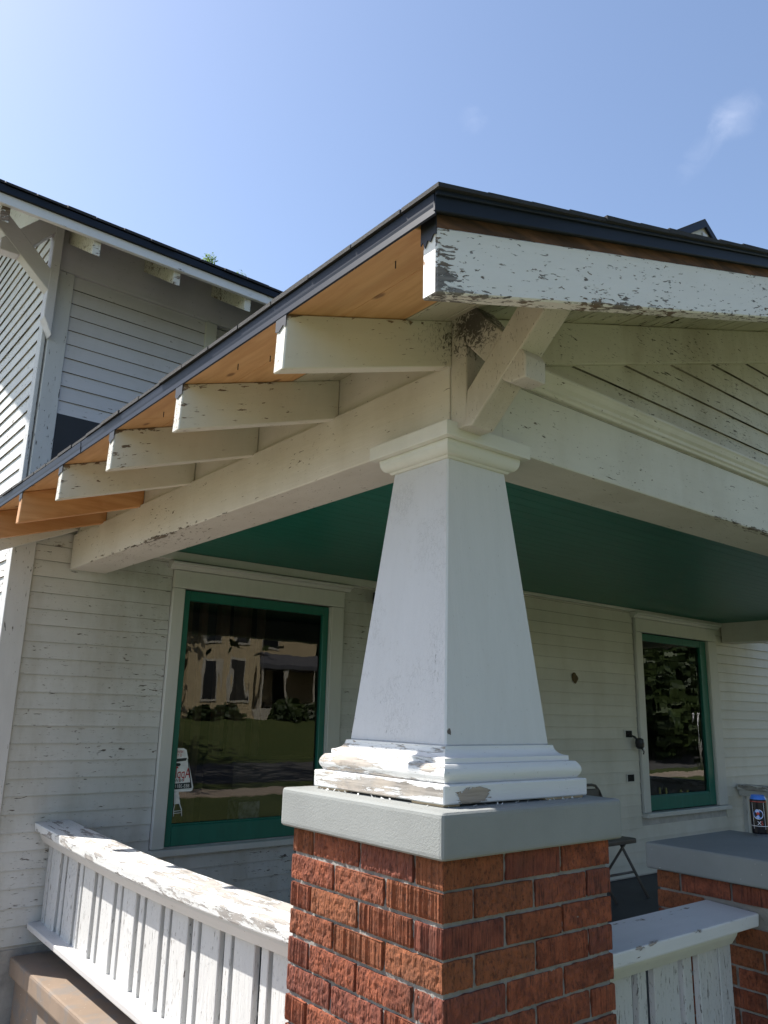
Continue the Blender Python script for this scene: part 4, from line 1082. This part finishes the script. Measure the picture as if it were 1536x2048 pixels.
for i, (x, y, h, rd, lab) in enumerate([(30, -13.5, 11, 4.2, 'dark leafy tree mirrored at the left of the right window'), (37, -16, 12, 4.6, 'dark leafy tree mirrored in the middle of the right window'),
                                   (42, -13, 10, 4.0, 'paler leafy tree mirrored at the right of the right window'), (35, -22, 14, 5.2, 'tall dark tree at the back of the row mirrored in the right window'), (48, -19, 13, 5, 'dark tree at the far end of the row mirrored in the right window'),
                                   (26, -21, 13, 5, 'dark tree beside the yellow house across the street'), (9, -27, 13, 5, 'tall tree left of the yellow house across the street')]):
    tree('leafy_tree', lab, x, y, h, rd, 20 + i, 15000, 'trees across the street', 'leaf', .28, low=True)
wv, wf = [], []; rw = random.Random(9)
for i in range(32000):
    p_ = Vector((rw.uniform(18, 82), rw.uniform(-34, -27), GZ + 11*rw.random()**.9)); q_ = rw.uniform(.2, .5)
    u_ = Vector((rw.gauss(0, 1), rw.gauss(0, 1), rw.gauss(0, .6))).normalized(); w_ = u_.orthogonal().normalized()
    k_ = len(wv); wv += [tuple(p_ - u_*q_), tuple(p_ + w_*q_*.5), tuple(p_ + u_*q_), tuple(p_ - w_*q_*.5)]; wf.append((k_, k_ + 1, k_ + 2, k_ + 3))
o = mk('far_wood', wv, wf, M['leaf'], None); o['kind'] = 'stuff'; o['label'] = 'dark wood behind the trees across the street, mirrored in the right window'
pf = thing('pipe_frame', 'pale metal pipe frame on the lawn mirrored in the right window', 'frame', (27, -8.5, GZ))
M['pipe'] = plain('galvanised_pipe', (.5, .5, .5), .4, .6)
for x in (26, 28.4): rod('post', [(x, -8.6, GZ), (x, -8.6, GZ + 1.9)], .035, M['pipe'], pf)
rod('top_rail', [(25.9, -8.6, GZ + 1.9), (28.5, -8.6, GZ + 1.9)], .035, M['pipe'], pf)

yh = thing('yellow_house', 'cream yellow clapboard house across the street, mirrored in the left window', 'house', (17, -26, -.1))
def lapmat(name, col):
    mt, t, b = newmat(name); p = pos(t)
    s = t.nodes.new('ShaderNodeSeparateXYZ'); t.links.new(p, s.inputs[0])
    fz = math_(t, 'FRACT', math_(t, 'MULTIPLY', s.outputs[2], 6.5))
    setin(t, b, 'Base Color', mixc(t, smooth(t, noise(t, p, 3, 4), .3, .7), tuple(c*.85 for c in col), col))
    setin(t, b, 'Normal', bump(t, math_(t, 'SUBTRACT', 1.0, fz), 1.0, .05)); b.inputs['Roughness'].default_value = .7
    return mt
M['yellow'] = lapmat('yellow_lap_siding', (.50, .40, .235))
M['grey_roof'] = plain('grey_shingle_roof', (.10, .10, .11), .9, 0, .2, 8)
M['trimw'] = plain('house_trim', (.60, .55, .45), .6)
YF = -24.0
prism('wall', [(14.0, -.3), (17.4, -.3), (17.4, 5.0), (15.7, 7.0), (14.0, 5.0)], 'y', -31, YF, M['yellow'], yh, 0)
prism('wall', [(17.41, -.3), (22.0, -.3), (22.0, 5.0), (17.41, 5.0)], 'y', -31, -26.2, M['yellow'], yh, 0)
prism('roof', [(13.6, 4.8), (15.7, 7.2), (17.8, 4.8), (17.8, 5.0), (15.7, 7.45), (13.6, 5.0)], 'y', -31.4, YF + .4, M['grey_roof'], yh, 0)
prism('roof', [(-25.8, 4.9), (-28.6, 7.0), (-31.4, 4.9)], 'x', 17.5, 22.4, M['grey_roof'], yh, 0)
prism('porch_roof', [(-26.2, 3.0), (YF - .1, 2.35), (YF - .1, 2.15), (-26.2, 2.15)], 'x', 17.45, 22.2, M['grey_roof'], yh, 0)
box('porch_floor', 17.45, 22.1, -26.2, YF, -.3, .35, M['trimw'], yh, 0)
for x in (17.7, 19.1, 20.6, 21.9): box('porch_post', x, x + .14, YF - .3, YF - .16, .36, 2.14, M['trimw'], yh, 0)
M['glassd'] = plain('dark_panes', (.02, .022, .025), .1)
for x, z, w, h in ((14.7, .7, .7, 1.6), (16.1, .7, .8, 1.7), (14.8, 3.2, .7, 1.3), (16.2, 3.2, .7, 1.3)):
    o = box('window', x - .1, x + w + .1, YF, YF + .04, z - .1, z + h + .1, M['trimw'], yh, 0)
    mk('pane', bv(x, x + w, YF + .041, YF + .05, z, z + h), BF, M['glassd'], o)
o = box('window', 18.9, 19.9, -26.2, -26.16, 3.2, 4.4, M['trimw'], yh, 0); mk('pane', bv(19, 19.8, -26.159, -26.15, 3.3, 4.3), BF, M['glassd'], o)
o = box('door', 19.4, 20.4, -26.2, -26.15, .36, 2.1, M['glassd'], yh, 0)
def bush(x, y, r, seed, label):
    rnd = random.Random(seed); vs, fs = [], []
    for i in range(500):
        d = Vector((rnd.gauss(0, 1), rnd.gauss(0, 1), abs(rnd.gauss(0, 1)))).normalized()*r*(rnd.random()**.4)
        p = Vector((x, y, -.15)) + d; u = Vector((rnd.gauss(0, 1), rnd.gauss(0, 1), rnd.gauss(0, 1))).normalized(); w = u.orthogonal()
        k = len(vs); vs += [tuple(p - u*.12), tuple(p + w*.07), tuple(p + u*.12), tuple(p - w*.07)]; fs.append((k, k + 1, k + 2, k + 3))
    tag(mk('bush', vs, fs, M['leaf']), label, 'bush', 'bushes in front of the yellow house')
for i, (x, r, lab) in enumerate(((14.4, .6, 'small bush at the left corner of the yellow house'), (15.6, .7, 'rounded bush under the first window of the yellow house'), (18.6, 1.0, 'large dark bush in front of the yellow house porch'), (20.3, .9, 'second large bush in front of the yellow house porch'))):
    bush(x, YF + .9, r, 60 + i, lab)
